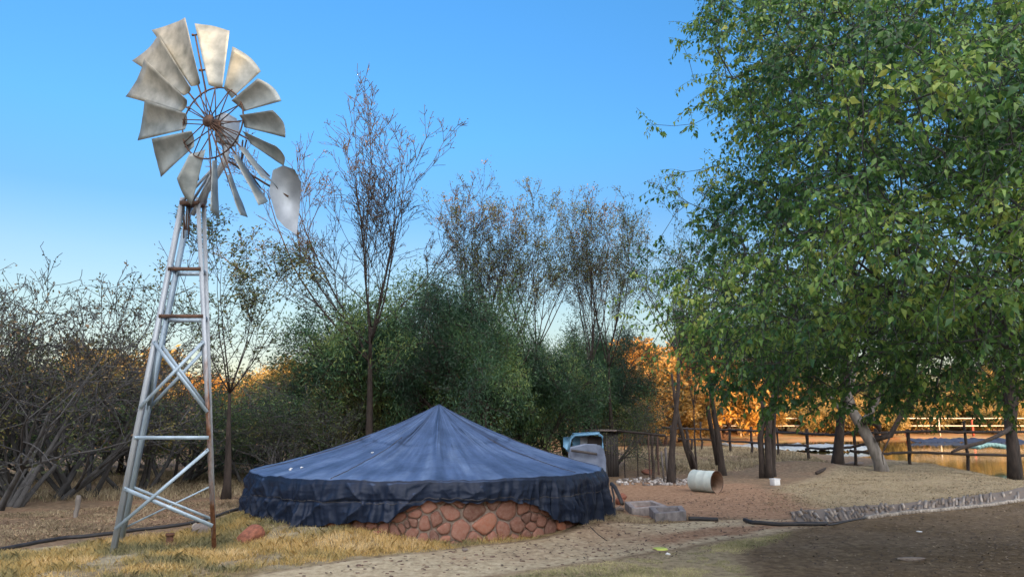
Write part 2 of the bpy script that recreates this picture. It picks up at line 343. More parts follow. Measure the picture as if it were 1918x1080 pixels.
# ------------------------------------------------------------------ water reservoir: masonry wall under a tarpaulin
TC = np.array([GP(808, 13.46), 13.46]); TR, RIM = 2.94, 0.83
def ray_cyl(px, py, Rr):
    d = P(px, py, 1.0) - np.array([0, 0, EYE]); d[1] = 1.0
    o = np.array([0, 0.0]) - TC; a = d[0] ** 2 + d[1] ** 2; b_ = 2 * (o[0] * d[0] + o[1] * d[1]); c = o @ o - Rr * Rr
    disc = b_ * b_ - 4 * a * c
    t = (-b_ - math.sqrt(max(disc, 0))) / (2 * a); q = d * t
    return math.atan2(q[1] - TC[1], q[0] - TC[0]), q[2] + EYE
res = empty("water_reservoir", (TC[0], TC[1], 0), "round red stone reservoir with pale mortar joints showing below the tarpaulin", "reservoir")
mm, nt, b = newmat('mortar'); nt.links.new(ramp(nt, noise(nt, 14, 6), [(0.3, (0.15, 0.115, 0.10)), (0.7, (0.36, 0.29, 0.24))]), b.inputs['Base Color'])
b.inputs['Roughness'].default_value = 0.95; bump(nt, b, noise(nt, 30, 4), 0.5, 0.02)
mb = MB(); th = np.linspace(0, 2 * np.pi, 129)[:-1]; zz = np.linspace(-0.15, RIM - 0.03, 12)
ring = [np.stack([(TR - 0.035) * np.cos(th), (TR - 0.035) * np.sin(th), th * 0 + z], 1) for z in zz] + [np.stack([(TR - 0.3) * np.cos(th), (TR - 0.3) * np.sin(th), th * 0 + RIM - 0.03], 1), np.stack([(TR - 0.3) * np.cos(th), (TR - 0.3) * np.sin(th), th * 0 - 0.1], 1)]
i = np.arange(128); j = (i + 1) % 128
mb.add(np.concatenate(ring), [np.stack([i + k * 128, j + k * 128, j + (k + 1) * 128, i + (k + 1) * 128], 1) for k in range(13)])
mb.obj("mortar_wall", mm, res)
# irregular faced stones: relaxed Voronoi cells wrapped on the wall
ms, nt, b = newmat('red stone'); at = attr(nt, 'tint'); c = ramp(nt, at, [(0.0, (0.085, 0.038, 0.032)), (0.45, (0.18, 0.066, 0.044)), (0.8, (0.26, 0.105, 0.072)), (1.0, (0.45, 0.15, 0.070))])
nt.links.new(mixc(nt, ramp(nt, noise(nt, 22, 6, 0.7), [(0.35, (0, 0, 0)), (0.75, (0.6, 0.6, 0.6))]), c, (0.34, 0.24, 0.19)), b.inputs['Base Color']); b.inputs['Roughness'].default_value = 0.85
bump(nt, b, noise(nt, 18, 5), 0.5, 0.02)
rg = np.random.default_rng(5)
def clip_poly(poly, nx_, ny_, c_):
    out = []
    for k in range(len(poly)):
        p, q = poly[k], poly[(k + 1) % len(poly)]; dp = p[0] * nx_ + p[1] * ny_ - c_; dq = q[0] * nx_ + q[1] * ny_ - c_
        if dp <= 0: out.append(p)
        if (dp < 0 < dq) or (dq < 0 < dp):
            t = dp / (dp - dq); out.append((p[0] + t * (q[0] - p[0]), p[1] + t * (q[1] - p[1])))
    return out
A0, A1 = -math.pi - 0.15, 0.15; Wd = (A1 - A0) * TR; Hh = RIM + 0.1
n = int(Wd * Hh / (0.195 ** 2)); pts = np.stack([rg.random(n) * Wd, rg.random(n) * Hh], 1)
def cells(pts):
    out = []
    for k in range(len(pts)):
        p = pts[k]; d = np.hypot(*(pts - p).T); idx = np.argsort(d)[1:14]
        poly = [(p[0] - .3, p[1] - .3), (p[0] + .3, p[1] - .3), (p[0] + .3, p[1] + .3), (p[0] - .3, p[1] + .3)]
        poly = [(x, min(max(y, 0), Hh)) for x, y in poly]
        for q in pts[idx]:
            nn = q - p; L = np.hypot(*nn); nn = nn / L; poly = clip_poly(poly, nn[0], nn[1], nn @ ((p + q) / 2))
            if len(poly) < 3: break
        out.append(poly)
    return out
for it in range(1):
    cs = cells(pts); pts = np.array([np.mean(c_, 0) if len(c_) >= 3 else pts[k] for k, c_ in enumerate(cs)])
cs = cells(pts); mb = MB()
for k, poly in enumerate(cs):
    if len(poly) < 3: continue
    pl = np.array(poly); ctr = pl.mean(0)
    for _ in range(1 + (k % 3 == 0)):                                             # chaikin rounding
        nxp = np.roll(pl, -1, 0); pl = np.concatenate([[0.82 * a_ + 0.18 * b2, 0.18 * a_ + 0.82 * b2] for a_, b2 in zip(pl, nxp)])
    sh = 0.86 + 0.08 * rg.random(); pl = ctr + (pl - ctr) * sh; dep = 0.018 + 0.028 * rg.random(); tlt = rg.normal(0, 0.06, 2); m_ = len(pl); rings = []
    for sc_, dd in ((1.0, -0.04), (1.0, 0.2 * dep), (0.93, 0.75 * dep), (0.75, dep), (0.35, dep * 1.1)):
        q = ctr + (pl - ctr) * sc_; rr = TR - 0.02 + dd + (q - ctr) @ tlt; a_ = A0 + q[:, 0] / TR
        rings.append(np.stack([rr * np.cos(a_), rr * np.sin(a_), q[:, 1] - 0.1], 1))
    i = np.arange(m_); j = (i + 1) % m_
    mb.add(np.concatenate(rings), [np.stack([i + r_ * m_, j + r_ * m_, j + (r_ + 1) * m_, i + (r_ + 1) * m_], 1) for r_ in range(4)] + [(i + 4 * m_)[None]], float(np.clip(rg.beta(2.2, 2.2), 0, 1)))
mb.obj("stone_facing", ms, res, smooth=True)

# tarpaulin: tent with concave slopes, gathered skirt with a wandering hem
hem_px = [(470, 959), (490, 972), (505, 974), (532, 985), (567, 986), (594, 989), (606, 981), (640, 980), (671, 977), (730, 975), (748, 962), (775, 948), (798, 938), (825, 938), (854, 941), (905, 940), (958, 938),
          (987, 941), (1011, 950), (1026, 966), (1042, 975), (1079, 977), (1086, 983), (1110, 981), (1135, 978)]
hem = sorted([ray_cyl(px, py, TR + 0.10) for px, py in hem_px])
ha = np.array([h[0] if h[0] < 0.6 else h[0] - 2 * math.pi for h in hem]); hz = np.array([h[1] for h in hem]); o_ = np.argsort(ha); ha, hz = ha[o_], hz[o_]
NT = 1100; th = np.linspace(-np.pi * 1.5, np.pi * 0.5, NT + 1)[:-1]
hemz = np.interp(th, ha, hz, left=0.06, right=0.06)
hemz = hemz + 0.018 * np.sin(th * 41) * np.sin(th * 13) + 0.012 * np.sin(th * 97)
V = []; TI = []; rows = 0
tt = np.linspace(0.0, 1.0, 90) ** 0.8; nsup = 14
supp = np.abs(np.sin((th - 0.35) * nsup / 2.0))                      # 0 at the radial ropes below the sheet
supp = np.minimum(1, supp * 1.5)
APEX = np.array([GP(820, 13.46) - TC[0], 0.15])
for t in tt:
    r = t * (TR + 0.02)
    prof = 0.70 * (1 - t) + 0.30 * (1 - t) ** 2.6
    z = RIM + 0.02 + 1.075 * prof
    sag = (0.050 + 0.05 * (vnoise(th * 2.3, th * 0 + 5) - 0.5)) * np.sin(np.pi * min(1, t * 1.02)) * supp
    wr = 0.030 * fbm(th * 7 + 50, th * 0 + t * 2.0, 3) * (0.15 + t) + 0.022 * fbm(th * 26 + 10, th * 0 + t * 3.0 + 7, 3) * min(1, t * 2.5) + 0.012 * fbm(th * 60, th * 0 + t * 4.0 + 7, 3) * min(1, t * 2)
    diag = 0.016 * fbm(th * 11 + t * 9, th * 5 - t * 14, 3) * min(1, t * 3)
    seam = 0.012 * (1 / (1 + np.exp(-(t - 0.46 - 0.02 * np.sin(th * 3)) * 160)))
    zz_ = z - sag + wr + diag - seam * (t > 0.2)
    ex = np.cos(th) * r + APEX[0] * (1 - t); TI.append(0.5 + (0.25 + 0.65 * t) * fbm(th * 10, th * 0 + t * 3 + 60, 4) + 0.5 * fbm(th * 30, th * 0 + t * 5, 3) - 0.35 * np.exp(-((t - 0.462 - 0.02 * np.sin(th * 3)) / 0.008) ** 2) * (np.sin(th * 2 + 1) > -0.6)); ey = np.sin(th) * r + APEX[1] * (1 - t)
    V.append(np.stack([ex, ey, zz_], 1)); rows += 1
ztop = V[-1][:, 2]
right = np.clip(np.cos(th + 0.30) * 2.2 - 1.0, 0, 1)                 # tight vertical gathers on the right side
for s_ in np.linspace(0, 1, 60)[1:]:
    z = ztop + (hemz - ztop) * s_; drop = ztop - z
    A = np.clip(drop * 1.9, 0, 1)
    warp = 0.5 * fbm(th * 4, drop * 1.5, 3)
    f1 = fbm(th * 16 + warp * 3, drop * 1.2 + 3, 3); f2 = fbm(th * 44 + warp * 8, drop * 0.8 + 30, 2); f3 = fbm(th * 90 + warp * 6, drop * 0.6 + 11, 2)
    dgk = (1 - right); rd1 = (1 - np.abs(2 * vnoise(th * 10 + drop * 3.5 * dgk + warp * 2, drop * 1.3 + 40) - 1)) ** 3; rd2 = (1 - np.abs(2 * vnoise(th * 17 - drop * 4.5 * dgk + warp * 3, drop * 1.0 + 80) - 1)) ** 3; rd3 = (1 - np.abs(2 * vnoise(th * 30 + warp * 9, drop * 1.2 + 90) - 1)) ** 2
    dg = fbm(th * 9 + drop * 5, drop * 7 - th * 4, 3)
    band = np.exp(-((drop - 0.30 - 0.03 * np.sin(th * 5)) / 0.022) ** 2)
    bil = np.sin(np.clip(drop / 0.30, 0, 1) * np.pi) * 0.03 + 0.03 * np.clip((drop - 0.3) * 3, 0, 1)
    r = TR + 0.02 + 0.045 * min(1, s_ * 9) + bil * (0.5 + 0.9 * (vnoise(th * 6, th * 0 + 2) - 0.3)) + A * ((0.26 * f1 + 0.13 * f2) * (1 - 0.3 * right) + right * (0.16 * f2 + 0.12 * f3)) + 0.05 * dg * min(1, s_ * 5) + (0.05 * rd1 + 0.035 * rd2) * np.clip(drop * 6, 0, 1) + 0.04 * rd3 * A - 0.022 * band * (1 - right)
    lowlim = TR + 0.045 + 0.02 * (f2 + 0.5); r = lowlim + np.log1p(np.exp((r - lowlim) * 30)) / 30
    V.append(np.stack([np.cos(th) * r, np.sin(th) * r, z + 0.012 * f2 * s_], 1)); TI.append(0.5 + 0.9 * fbm(th * 7 + 30, th * 0 + s_ * 3, 4)); rows += 1
i = np.arange(NT); j = (i + 1) % NT
F = [np.stack([i + k * NT, i + (k + 1) * NT, j + (k + 1) * NT, j + k * NT], 1) for k in range(rows - 1)]
mt, nt, b = newmat('dark tarpaulin')
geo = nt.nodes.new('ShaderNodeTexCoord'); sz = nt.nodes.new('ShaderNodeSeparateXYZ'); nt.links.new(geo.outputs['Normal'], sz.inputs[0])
dust = noise(nt, 2.2, 8, 0.72); dust_sky_sheen = mathn(nt, 'MULTIPLY', ramp(nt, sz.outputs['Z'], [(0.60, (0, 0, 0)), (0.90, (1, 1, 1))]), ramp(nt, dust, [(0.25, (0.35, 0.35, 0.35)), (0.75, (1, 1, 1))]))  # upward slopes paler blue: dust, plus reflected sky put into the colour
nt.links.new(mixc(nt, dust_sky_sheen, mixc(nt, noise(nt, 2, 3), (0.005, 0.012, 0.032), (0.010, 0.020, 0.046)), ramp(nt, attr(nt, 'tint'), [(0.15, (0.052, 0.085, 0.165)), (0.5, (0.100, 0.158, 0.300)), (0.85, (0.185, 0.265, 0.43))])), b.inputs['Base Color'])
b.inputs['Roughness'].default_value = 0.5; b.inputs['Specular IOR Level'].default_value = 0.28
bump(nt, b, noise(nt, 5, 6, 0.6), 0.35, 0.03)
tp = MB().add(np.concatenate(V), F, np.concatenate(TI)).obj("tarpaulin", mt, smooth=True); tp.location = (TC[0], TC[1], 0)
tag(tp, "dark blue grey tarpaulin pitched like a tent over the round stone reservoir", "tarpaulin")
so = tp.modifiers.new("thick", 'SOLIDIFY'); so.thickness = 0.004; so.offset = -1
TV = list(V)
# fittings: a vertical seam cord and eyelet cord lines on the sheet
def on_tarp(a_, t, up=0.012):
    k = int(round(t * (rows - 1))) if False else int(np.argmin(np.abs(tt - t))); c = int(((a_ + np.pi * 1.5) % (2 * np.pi)) / (2 * np.pi) * NT) % NT
    return TV[k][c] + np.array([0, 0, up])
def on_skirt(a_, s_, out=0.012):
    k = 90 + int(s_ * 58); k = min(k, rows - 1); c = int(((a_ + np.pi * 1.5) % (2 * np.pi)) / (2 * np.pi) * NT) % NT
    v = TV[k][c]; return v + np.array([math.cos(a_), math.sin(a_), 0]) * out
cordm = simple('cord', [(0.3, (0.03, 0.03, 0.035)), (0.7, (0.07, 0.07, 0.08))], 8, 0.8, 0)
for a_ in (-1.95, -0.62, -2.75, -0.1):
    mb = MB(); mb.tube([on_tarp(a_, t, 0.004) for t in np.linspace(0.40, 1.0, 26)] , 0.006, 5)
    mb.obj("seam", cordm, tp)
mb = MB(); a_s = np.linspace(-np.pi * 1.1, 0.2, 260)
mb.tube([on_skirt(a_, np.clip(0.30 / max(0.35, RIM - np.interp(a_, ha, hz)), 0, 1), -0.001) for a_ in a_s], 0.006, 5); mb.obj("tie_cord", cordm, tp)
wm = simple('white plastic', [(0.3, (0.62, 0.64, 0.66)), (0.7, (0.78, 0.80, 0.80))], 10, 0.5, 0.2)
mb = MB()
for px, py in ((532, 868), (526, 876), (706, 838)):
    a_, z_ = ray_cyl(px, py, 2.6); q = P(px, py, 11.3)
# white eyelet patches lying on the left slope
for a_, t in ((-2.35, 0.93), (-2.32, 0.88), (-2.05, 0.60), (-2.4, 0.90)):
    q = on_tarp(a_, t, 0.008); mb = MB(); mb.segs([q], [q + np.array([0.035, 0.02, 0.008])], 0.014, 0.008, 6)
    mb.obj("eyelet", wm, tp)

# ------------------------------------------------------------------ windmill
YF, YB = 9.75, 10.55
def zat(py, Y): return EYE + Y * math.tan(ang(py))
fl0 = np.array([P(207, 1036, YF)[0], YF, -0.12]); fr0 = np.array([P(401, 1033, YF)[0], YF + 0.05, -0.12])
flt = P(340, 378, 10.02); frt = P(371, 378, 10.02); flt[2] = frt[2] = zat(378, 10.0)
bl0 = np.array([P(223, 1031, YB)[0] - 0.02, YB, -0.14]); br0 = np.array([fr0[0] - 0.30, YB, -0.14])
blt = flt + np.array([0.02, 0.20, 0]); brt = frt + np.array([0.0, 0.20, 0])
wmx = (fl0 + fr0 + bl0 + br0) / 4
mill = empty("windmill", (wmx[0], wmx[1], 0), "tall steel windmill with curved sheet blades on a rusty lattice tower", "windmill")
MO = np.array([wmx[0], wmx[1], 0.0])
def legp(a, b_, z): t = (z - a[2]) / (b_[2] - a[2]); return a + (b_ - a) * t
def angle_bar(mb, p, q, w=0.05, th_=0.006, outdir=(0, -1, 0), flip=1):
    p = np.asarray(p, float); q = np.asarray(q, float); d = unit(q - p); s1 = np.cross(d, outdir); s1 = unit(s1) * flip; s2 = np.cross(d, s1); s2 = unit(s2)
    L = np.linalg.norm(q - p); c = (p + q) / 2; Rm = np.stack([d, s1, s2], 1)
    if s2 @ np.array(outdir) > 0: s2 = -s2
    mb.box(c, (L, w, th_), Rm); mb.box(c + s1 * (w / 2 - th_ / 2) + s2 * (w / 2 + th_ / 2), (L, th_, w), Rm)
def child(mb, name, mat, par=mill, smooth=False):
    for k in range(len(mb.v)): mb.v[k] = mb.v[k] - MO
    return mb.obj(name, mat, par, smooth)
ext = 1.0
for a_, b_, mat_, fx in ((fl0, flt, 'galv_rusty', 1), (fr0, frt, 'galv_leg', -1), (bl0, blt, 'galv', 1), (br0, brt, 'galv_rusty', -1)):
    mb = MB(); angle_bar(mb, a_, b_ + (b_ - a_) * 0.015, 0.058, 0.007, (0, -1, 0), fx); lo = child(mb, "leg", M[mat_])
    if mat_ == 'galv_leg': lo["label"] = "rust streaked tower leg"
# mast legs continue up to the head
HUB = P(397, 230, 9.55)
nrm = np.array([math.cos(R(-109.5)), math.sin(R(-109.5)), 0.0]); hax = np.array([-nrm[1], nrm[0], 0.0]); 
if hax[0] < 0: hax = -hax
GBX = HUB - nrm * 0.30
mb = MB(); topc = (flt + frt + blt + brt) / 4
mb.segs([flt, frt, blt, brt], [legp(fl0, flt, flt[2]) * 0.25 + (GBX + [0, 0, -0.35]) * 0.75] * 4, 0.022, 0.018, 6)
mb.tube([topc + [0, 0, -0.15], GBX + [0, 0, -0.45], GBX + [0, 0, 0]], [0.035, 0.05, 0.05], 8)
child(mb, "mast", M['galv_rusty'], smooth=False)
mb = MB(); mb.box(topc, (0.27, 0.27, 0.03)); mb.box(topc + [0, -0.14, -0.02], (0.25, 0.02, 0.05)); child(mb, "tower_cap", M['steel_dark'])
zf = lambda py: zat(py, YF + 0.1)
LV = dict(h1=zf(500), h2=zf(590), xt=zf(638), xb=zf(764), h3=zf(819), lt=zf(841), lm=zf(913), lb=zf(988), lb2=zf(983))
def F_(side, z): return legp(*{'fl': (fl0, flt), 'fr': (fr0, frt), 'bl': (bl0, blt), 'br': (br0, brt)}[side], z)
def brace(name, a_, za, b_, zb, w, mat_, off=0.0, dy=0.0):
    mb = MB(); p = F_(a_, za) + [0, off, 0]; q = F_(b_, zb) + [0, off + dy, 0]
    angle_bar(mb, p, q, w, 0.005, (0, -1, 0)); mb.segs([p + [0.02 if a_[1] == 'l' else -0.02, -0.012, 0]], [p + [0.02 if a_[1] == 'l' else -0.02, 0.012, 0]], 0.012, 0.012, 6)
    child(mb, name, M[mat_])
for z_, d_ in ((LV['h1'], 0), (LV['h2'], 0), (LV['h3'], 0)):
    brace("girt", 'fl', z_, 'fr', z_, 0.045, 'steel_dark' if z_ != LV['h3'] else 'galv', -0.012)
    if z_ != LV['h3']:
        brace("girt", 'bl', z_, 'br', z_, 0.05, 'galv', 0.012)
for z_ in (LV['h1'], LV['h2']):
    mb = MB(); angle_bar(mb, F_('fl', z_) + [0, 0, 0.01], F_('bl', z_) + [0, 0, 0.01], 0.04, 0.005, (-1, 0, 0)); child(mb, "girt", M['galv'])
    mb = MB(); angle_bar(mb, F_('fr', z_) + [0, 0, 0.01], F_('br', z_) + [0, 0, 0.01], 0.04, 0.005, (1, 0, 0)); child(mb, "girt", M['galv'])
for f in ('f', 'b'):
    o1 = -0.018 if f == 'f' else 0.02; o2 = -0.034 if f == 'f' else 0.036; dz = 0.0
    nm = 'galv'
    brace("diagonal_brace", f + 'l', LV['xt'] + dz, f + 'r', LV['xb'] + dz - 0.05, 0.046, nm, o1)
    brace("diagonal_brace", f + 'r', LV['xt'] + dz, f + 'l', LV['xb'] + dz, 0.046, nm, o2)
    if f == 'f':
        brace("diagonal_brace", 'fr', LV['lt'], 'fl', LV['lb'], 0.043, nm, o2)
        brace("diagonal_brace", 'fl', LV['lm'], 'fr', LV['lb2'], 0.048, nm, o1)
    else:
        brace("diagonal_brace", 'br', LV['lm'] - 0.02, 'bl', LV['lb'] - 0.10, 0.022, nm, o2)
        brace("diagonal_brace", 'bl', LV['lm'] - 0.04, 'br', LV['lb2'] - 0.02, 0.035, nm, o1)
# side faces
for s_ in ('l', 'r'):
    mb = MB(); angle_bar(mb, F_('f' + s_, LV['xt']), F_('b' + s_, LV['xb']), 0.04, 0.005, (-1 if s_ == 'l' else 1, 0, 0)); child(mb, "diagonal_brace", M['galv'])
# pump rods hanging below the cap
mb = MB()
for px, y0, y1 in ((345, 384, 446), (350, 384, 430), (354, 384, 448)):
    mb.tube([P(px, y0, 10.12), P(px - 1, y1, 10.1)], 0.009, 6)
mb.tube([P(344, 405, 10.12), P(347, 430, 10.12), P(352, 431, 10.12), P(355, 405, 10.12)], 0.010, 6)
child(mb, "pump_rod", M['steel_dark'])
# gearbox
mb = MB(); Rg = np.stack([nrm, hax, [0, 0, 1]], 1)
mb.box(GBX + [0, 0, 0.02], (0.30, 0.17, 0.30), Rg); mb.box(GBX + [0, 0, 0.19], (0.22, 0.13, 0.05), Rg); mb.box(GBX + [0, 0, -0.16], (0.24, 0.15, 0.08), Rg)
mb.segs([GBX + nrm * 0.1], [HUB + nrm * 0.04], 0.035, 0.035, 10)
g_ = child(mb, "gearbox", M['vane']); bv = g_.modifiers.new("bevel", 'BEVEL'); bv.width = 0.015; bv.segments = 2
# wheel
def W(a_, r, off=0.0): return HUB + (hax * math.cos(a_) + np.array([0, 0, 1]) * math.sin(a_)) * r + nrm * off
mb = MB(); mb.segs([HUB - nrm * 0.10], [HUB + nrm * 0.10], 0.045, 0.045, 12); mb.segs([HUB - nrm * 0.085, HUB + nrm * 0.055], [HUB - nrm * 0.055, HUB + nrm * 0.085], 0.085, 0.085, 14)
child(mb, "hub", M['steel_dark'])
RR = 0.505
ri = MB(); ri.tube([W(a_, RR, -0.01) for a_ in np.linspace(0, 2 * np.pi, 65)], 0.011, 6, cap=False); child(ri, "wheel_rim", M['steel_dark'])
NB = 18
def c1(x, y): return (200 + x / 2.5725, 20 + y / 2.5725)
BL = [  # inner-ccw side, inner-cw side, outer-cw, outer-ccw   (crop pixels)
    [(405, 365), (450, 345), (376, 33), (219, 95)], [(370, 410), (404, 372), (249, 117), (124, 242)], [(360, 488), (386, 430), (180, 233), (95, 415)],
    [(376, 573), (382, 495), (182, 430), (147, 626)], [(420, 655), (408, 578), (215, 617), (258, 802)], [(476, 668), (398, 690), (337, 808), (409, 938)],
    [(530, 722), (508, 722), (498, 962), (540, 1000)], [(598, 790), (580, 792), (640, 985), (672, 990)], [(640, 706), (606, 695), (700, 890), (748, 955), (767, 908)],
    [(668, 660), (636, 662), (745, 800), (826, 862)], [(650, 578), (690, 640), (852, 748), (815, 652)], [(638, 503), (662, 562), (860, 612), (797, 479)],
    [(600, 433), (658, 486), (842, 436), (726, 326)], [(563, 375), (602, 424), (742, 292), (607, 174)], [(490, 358), (556, 374), (592, 98), (422, 60)]]
def plane_pt(px, py, off):
    """pixel ray hits the wheel plane shifted by off along its axis"""
    d = P(px, py, 1.0) - np.array([0, 0, EYE]); o = np.array([0, 0, EYE]); pp = HUB + nrm * off
    t = ((pp - o) @ nrm) / (d @ nrm); return o + d * t
rb = np.random.default_rng(3)
BLB = []
for k, q in enumerate(BL):
    if len(q) == 5: q = [q[0], q[1], ((q[2][0] * .3 + q[3][0] * .7), (q[2][1] * .3 + q[3][1] * .7)), q[4]]
    pi1, pi2, po2, po1 = [c1(*v) for v in q]
    d1, d2 = (0.03, 0.09)
    left = k < 6
    if k in (6, 7, 8, 9): d1, d2 = 0.07, 0.17
    # cw edge sits forward, ccw edge back
    A_, B_, C_, D_ = plane_pt(*pi1, -d1), plane_pt(*pi2, d1), plane_pt(*po2, d2), plane_pt(*po1, -d2)
    if k >= 10: A_, B_, C_, D_ = plane_pt(*pi1, d1), plane_pt(*pi2, -d1), plane_pt(*po2, -d2), plane_pt(*po1, d2)
    n_ = 10; g = []; nv = unit(np.cross(C_ - A_, D_ - B_)); 
    if nv @ nrm < 0: nv = -nv
    wd = np.linalg.norm(C_ - D_)
    for u in np.linspace(0, 1, n_):
        for v in np.linspace(0, 1, n_):
            p_ = (A_ * (1 - v) + B_ * v) * (1 - u) + (D_ * (1 - v) + C_ * v) * u
            mid = math.sin(math.pi * v)
            p_ = p_ + unit(p_ - HUB) * 0.045 * mid * u ** 3 - nv * mid * 0.11 * wd * (0.5 + 0.5 * u) + nv * 0.018 * (fbm(u * 3 + k * 7, v * 2.2 + k, 3)) * 2 * u
            g.append(p_)
    F = []
    for u in range(n_ - 1):
        for v in range(n_ - 1): F.append([u * n_ + v, u * n_ + v + 1, (u + 1) * n_ + v + 1, (u + 1) * n_ + v])
    mb = MB().add(np.array(g), np.array(F)); o = child(mb, "blade", M['blade'], smooth=True)
    s2 = o.modifiers.new("thick", 'SOLIDIFY'); s2.thickness = 0.003; s2.offset = 0
    ctr = (A_ + B_) / 2; BLB.append((ctr, (C_ + D_) / 2))
# spokes: pairs of flats from the hub to the rim, and arms running on behind each blade
sp = []
for k, (ci, co_) in enumerate(BLB + [(plane_pt(*c1(462, 350), 0), plane_pt(*c1(412, 105), 0))]):
    mb = MB(); rel = unit(ci - HUB); a_ = math.atan2((ci - HUB)[2], (ci - HUB) @ hax)
    for da, off in ((-0.045, 0.075), (0.045, -0.075)):
        p0 = W(a_ + da * 2, 0.06, off); p1 = W(a_ + da * 0.9, RR, off * 0.25)
        mb.segs([p0], [p1], 0.0085, 0.0075, 5)
    frac = {6: 0.72, 7: 0.80, 9: 0.7, 15: 0.98}.get(k, 0.62); end = ci + (co_ - ci) * frac - nrm * (0.12 if k not in (6, 7, 15) else 0)
    mb.segs([W(a_, RR, -0.03)], [end - nrm * 0.05 + (0 if k < 15 else 0)], 0.012, 0.011, 6)
    if k == 15:
        for fr in (0.98, 0.28):
            q = ci + (co_ - ci) * fr - nrm * 0.05; mb.box(q + hax * 0.10, (0.30, 0.02, 0.015), np.stack([hax, nrm, [0, 0, 1]], 1)); mb.segs([q - hax * 0.04], [q - hax * 0.04 + [0, 0, 0.02]], 0.018, 0.018, 6)
    if k in (6, 7):
        q0 = W(a_ - 0.12, RR * 0.2, 0.06); mb.segs([q0], [end + hax * (-0.035)], 0.010, 0.010, 5)
    child(mb, "spoke", M['steel_dark'])
# tail boom and vane
vy = 10.95
mb = MB(); mb.tube([GBX, P(418, 296, 10.2), P(501, 346, 10.85), P(540, 368, 11.0)], 0.016, 6); mb.tube([P(455, 262, 10.3), P(452, 305, 10.4)], 0.010, 6)
mb.tube([P(415, 290, 10.2), P(452, 305, 10.4), P(462, 262, 10.2)], 0.012, 6); child(mb, "tail_boom", M['steel_dark'])
vp = [c1(*v) for v in [(800, 768), (850, 745), (905, 765), (938, 830), (928, 960), (915, 1078), (860, 1045), (818, 1000), (798, 930), (782, 870)]]
Vv = np.array([P(px, py, vy + (px - 530) / 60 * 0.35) for px, py in vp]); nn = len(Vv); off = np.array([0.0, 0.004, 0])
mb = MB().add(np.concatenate([Vv, Vv + off]), [np.arange(nn)[None], (np.arange(nn)[::-1] + nn)[None], np.stack([np.arange(nn), (np.arange(nn) + 1) % nn, (np.arange(nn) + 1) % nn + nn, np.arange(nn) + nn], 1)])
child(mb, "tail_vane", M['vane'])

# ------------------------------------------------------------------ vegetation
def rotate_dir(rng, d, a):
    v = np.array([rng.gauss(0, 1) for _ in range(3)]); v -= d * (v @ d); v /= (np.linalg.norm(v) + 1e-9)
    return d * math.cos(a) + v * math.sin(a)
def grow(rng, p, d, L, r, lvl, pr, S, T):
    ch = [(p, r)]; ns = max(2, int(L / pr['step'][lvl])); sl = L / ns; nc = pr['kids'][lvl] if lvl < len(pr['kids']) else 0
    at = sorted(rng.uniform(pr['from'][lvl], 1.0) for _ in range(nc)); ci = 0; r0 = r
    for k in range(ns):
        up = pr['up'][lvl]; w = pr['wob'][lvl]
        d = d + np.array([rng.gauss(0, w), rng.gauss(0, w), rng.gauss(0, w) + up]); d /= np.linalg.norm(d)
        q = p + d * sl; r1 = r * (1 - pr['taper'] * (k + 1) / ns)
        if lvl > 1: S.append((p, q, r0, r1, lvl))
        ch.append((q, r1))
        if lvl >= pr['leaflvl']: T.append((p, q))
        while ci < len(at) and at[ci] <= (k + 1) / ns:
            cd = rotate_dir(rng, d, R(rng.uniform(*pr['ang'][lvl])))
            if lvl == 0 and cd[2] < 0.1: cd[2] = abs(cd[2]) + 0.15; cd /= np.linalg.norm(cd)
            grow(rng, q, cd, L * pr['ratio'][lvl] * rng.uniform(0.7, 1.15) * (1 - 0.35 * at[ci] * (lvl > 0)), r1 * pr['rr'], lvl + 1, pr, S, T); ci += 1
        p, r0 = q, r1
    if lvl <= 1: CHN.append((ch, lvl))
CHN = []
def leaf_batch(rng, T, per, size, spread, wid=0.35, droop=0.3, clump=0.0, bias=0.0):
    a = np.array([t[0] for t in T]); b_ = np.array([t[1] for t in T]); m_ = len(a)
    idx = rng.integers(0, m_, int(m_ * per)) if per < 1 else np.repeat(np.arange(m_), int(per))
    n = len(idx); c = a[idx] + (b_[idx] - a[idx]) * rng.random((n, 1)) + rng.normal(0, spread, (n, 3))
    d = unit(b_[idx] - a[idx]) * 0.5 + rng.normal(0, 0.7, (n, 3)) - np.array([0, 0, droop]); d = unit(d)
    L = size * rng.uniform(0.6, 1.3, (n, 1)); s = unit(np.cross(d, rng.normal(0, 1, (n, 3))))
    V = np.stack([c, c + d * L * 0.45 + s * L * wid * 0.5, c + d * L, c + d * L * 0.45 - s * L * wid * 0.5], 1)
    cl_ = 1.3 * (vnoise(c[:, 0] * 1.7 + c[:, 1] * 1.1 + 40, c[:, 2] * 1.9 + c[:, 1] * 0.9 + 30) - 0.5) + rng.normal(0.42 + bias, 0.16, m_)[idx] + 0.22 * (rng.random(n) - 0.5)
    t = np.repeat(np.clip(cl_, 0, 1), 4)
    F = (np.arange(n) * 4)[:, None] + np.arange(4)[None]
    return V.reshape(-1, 3), F, t
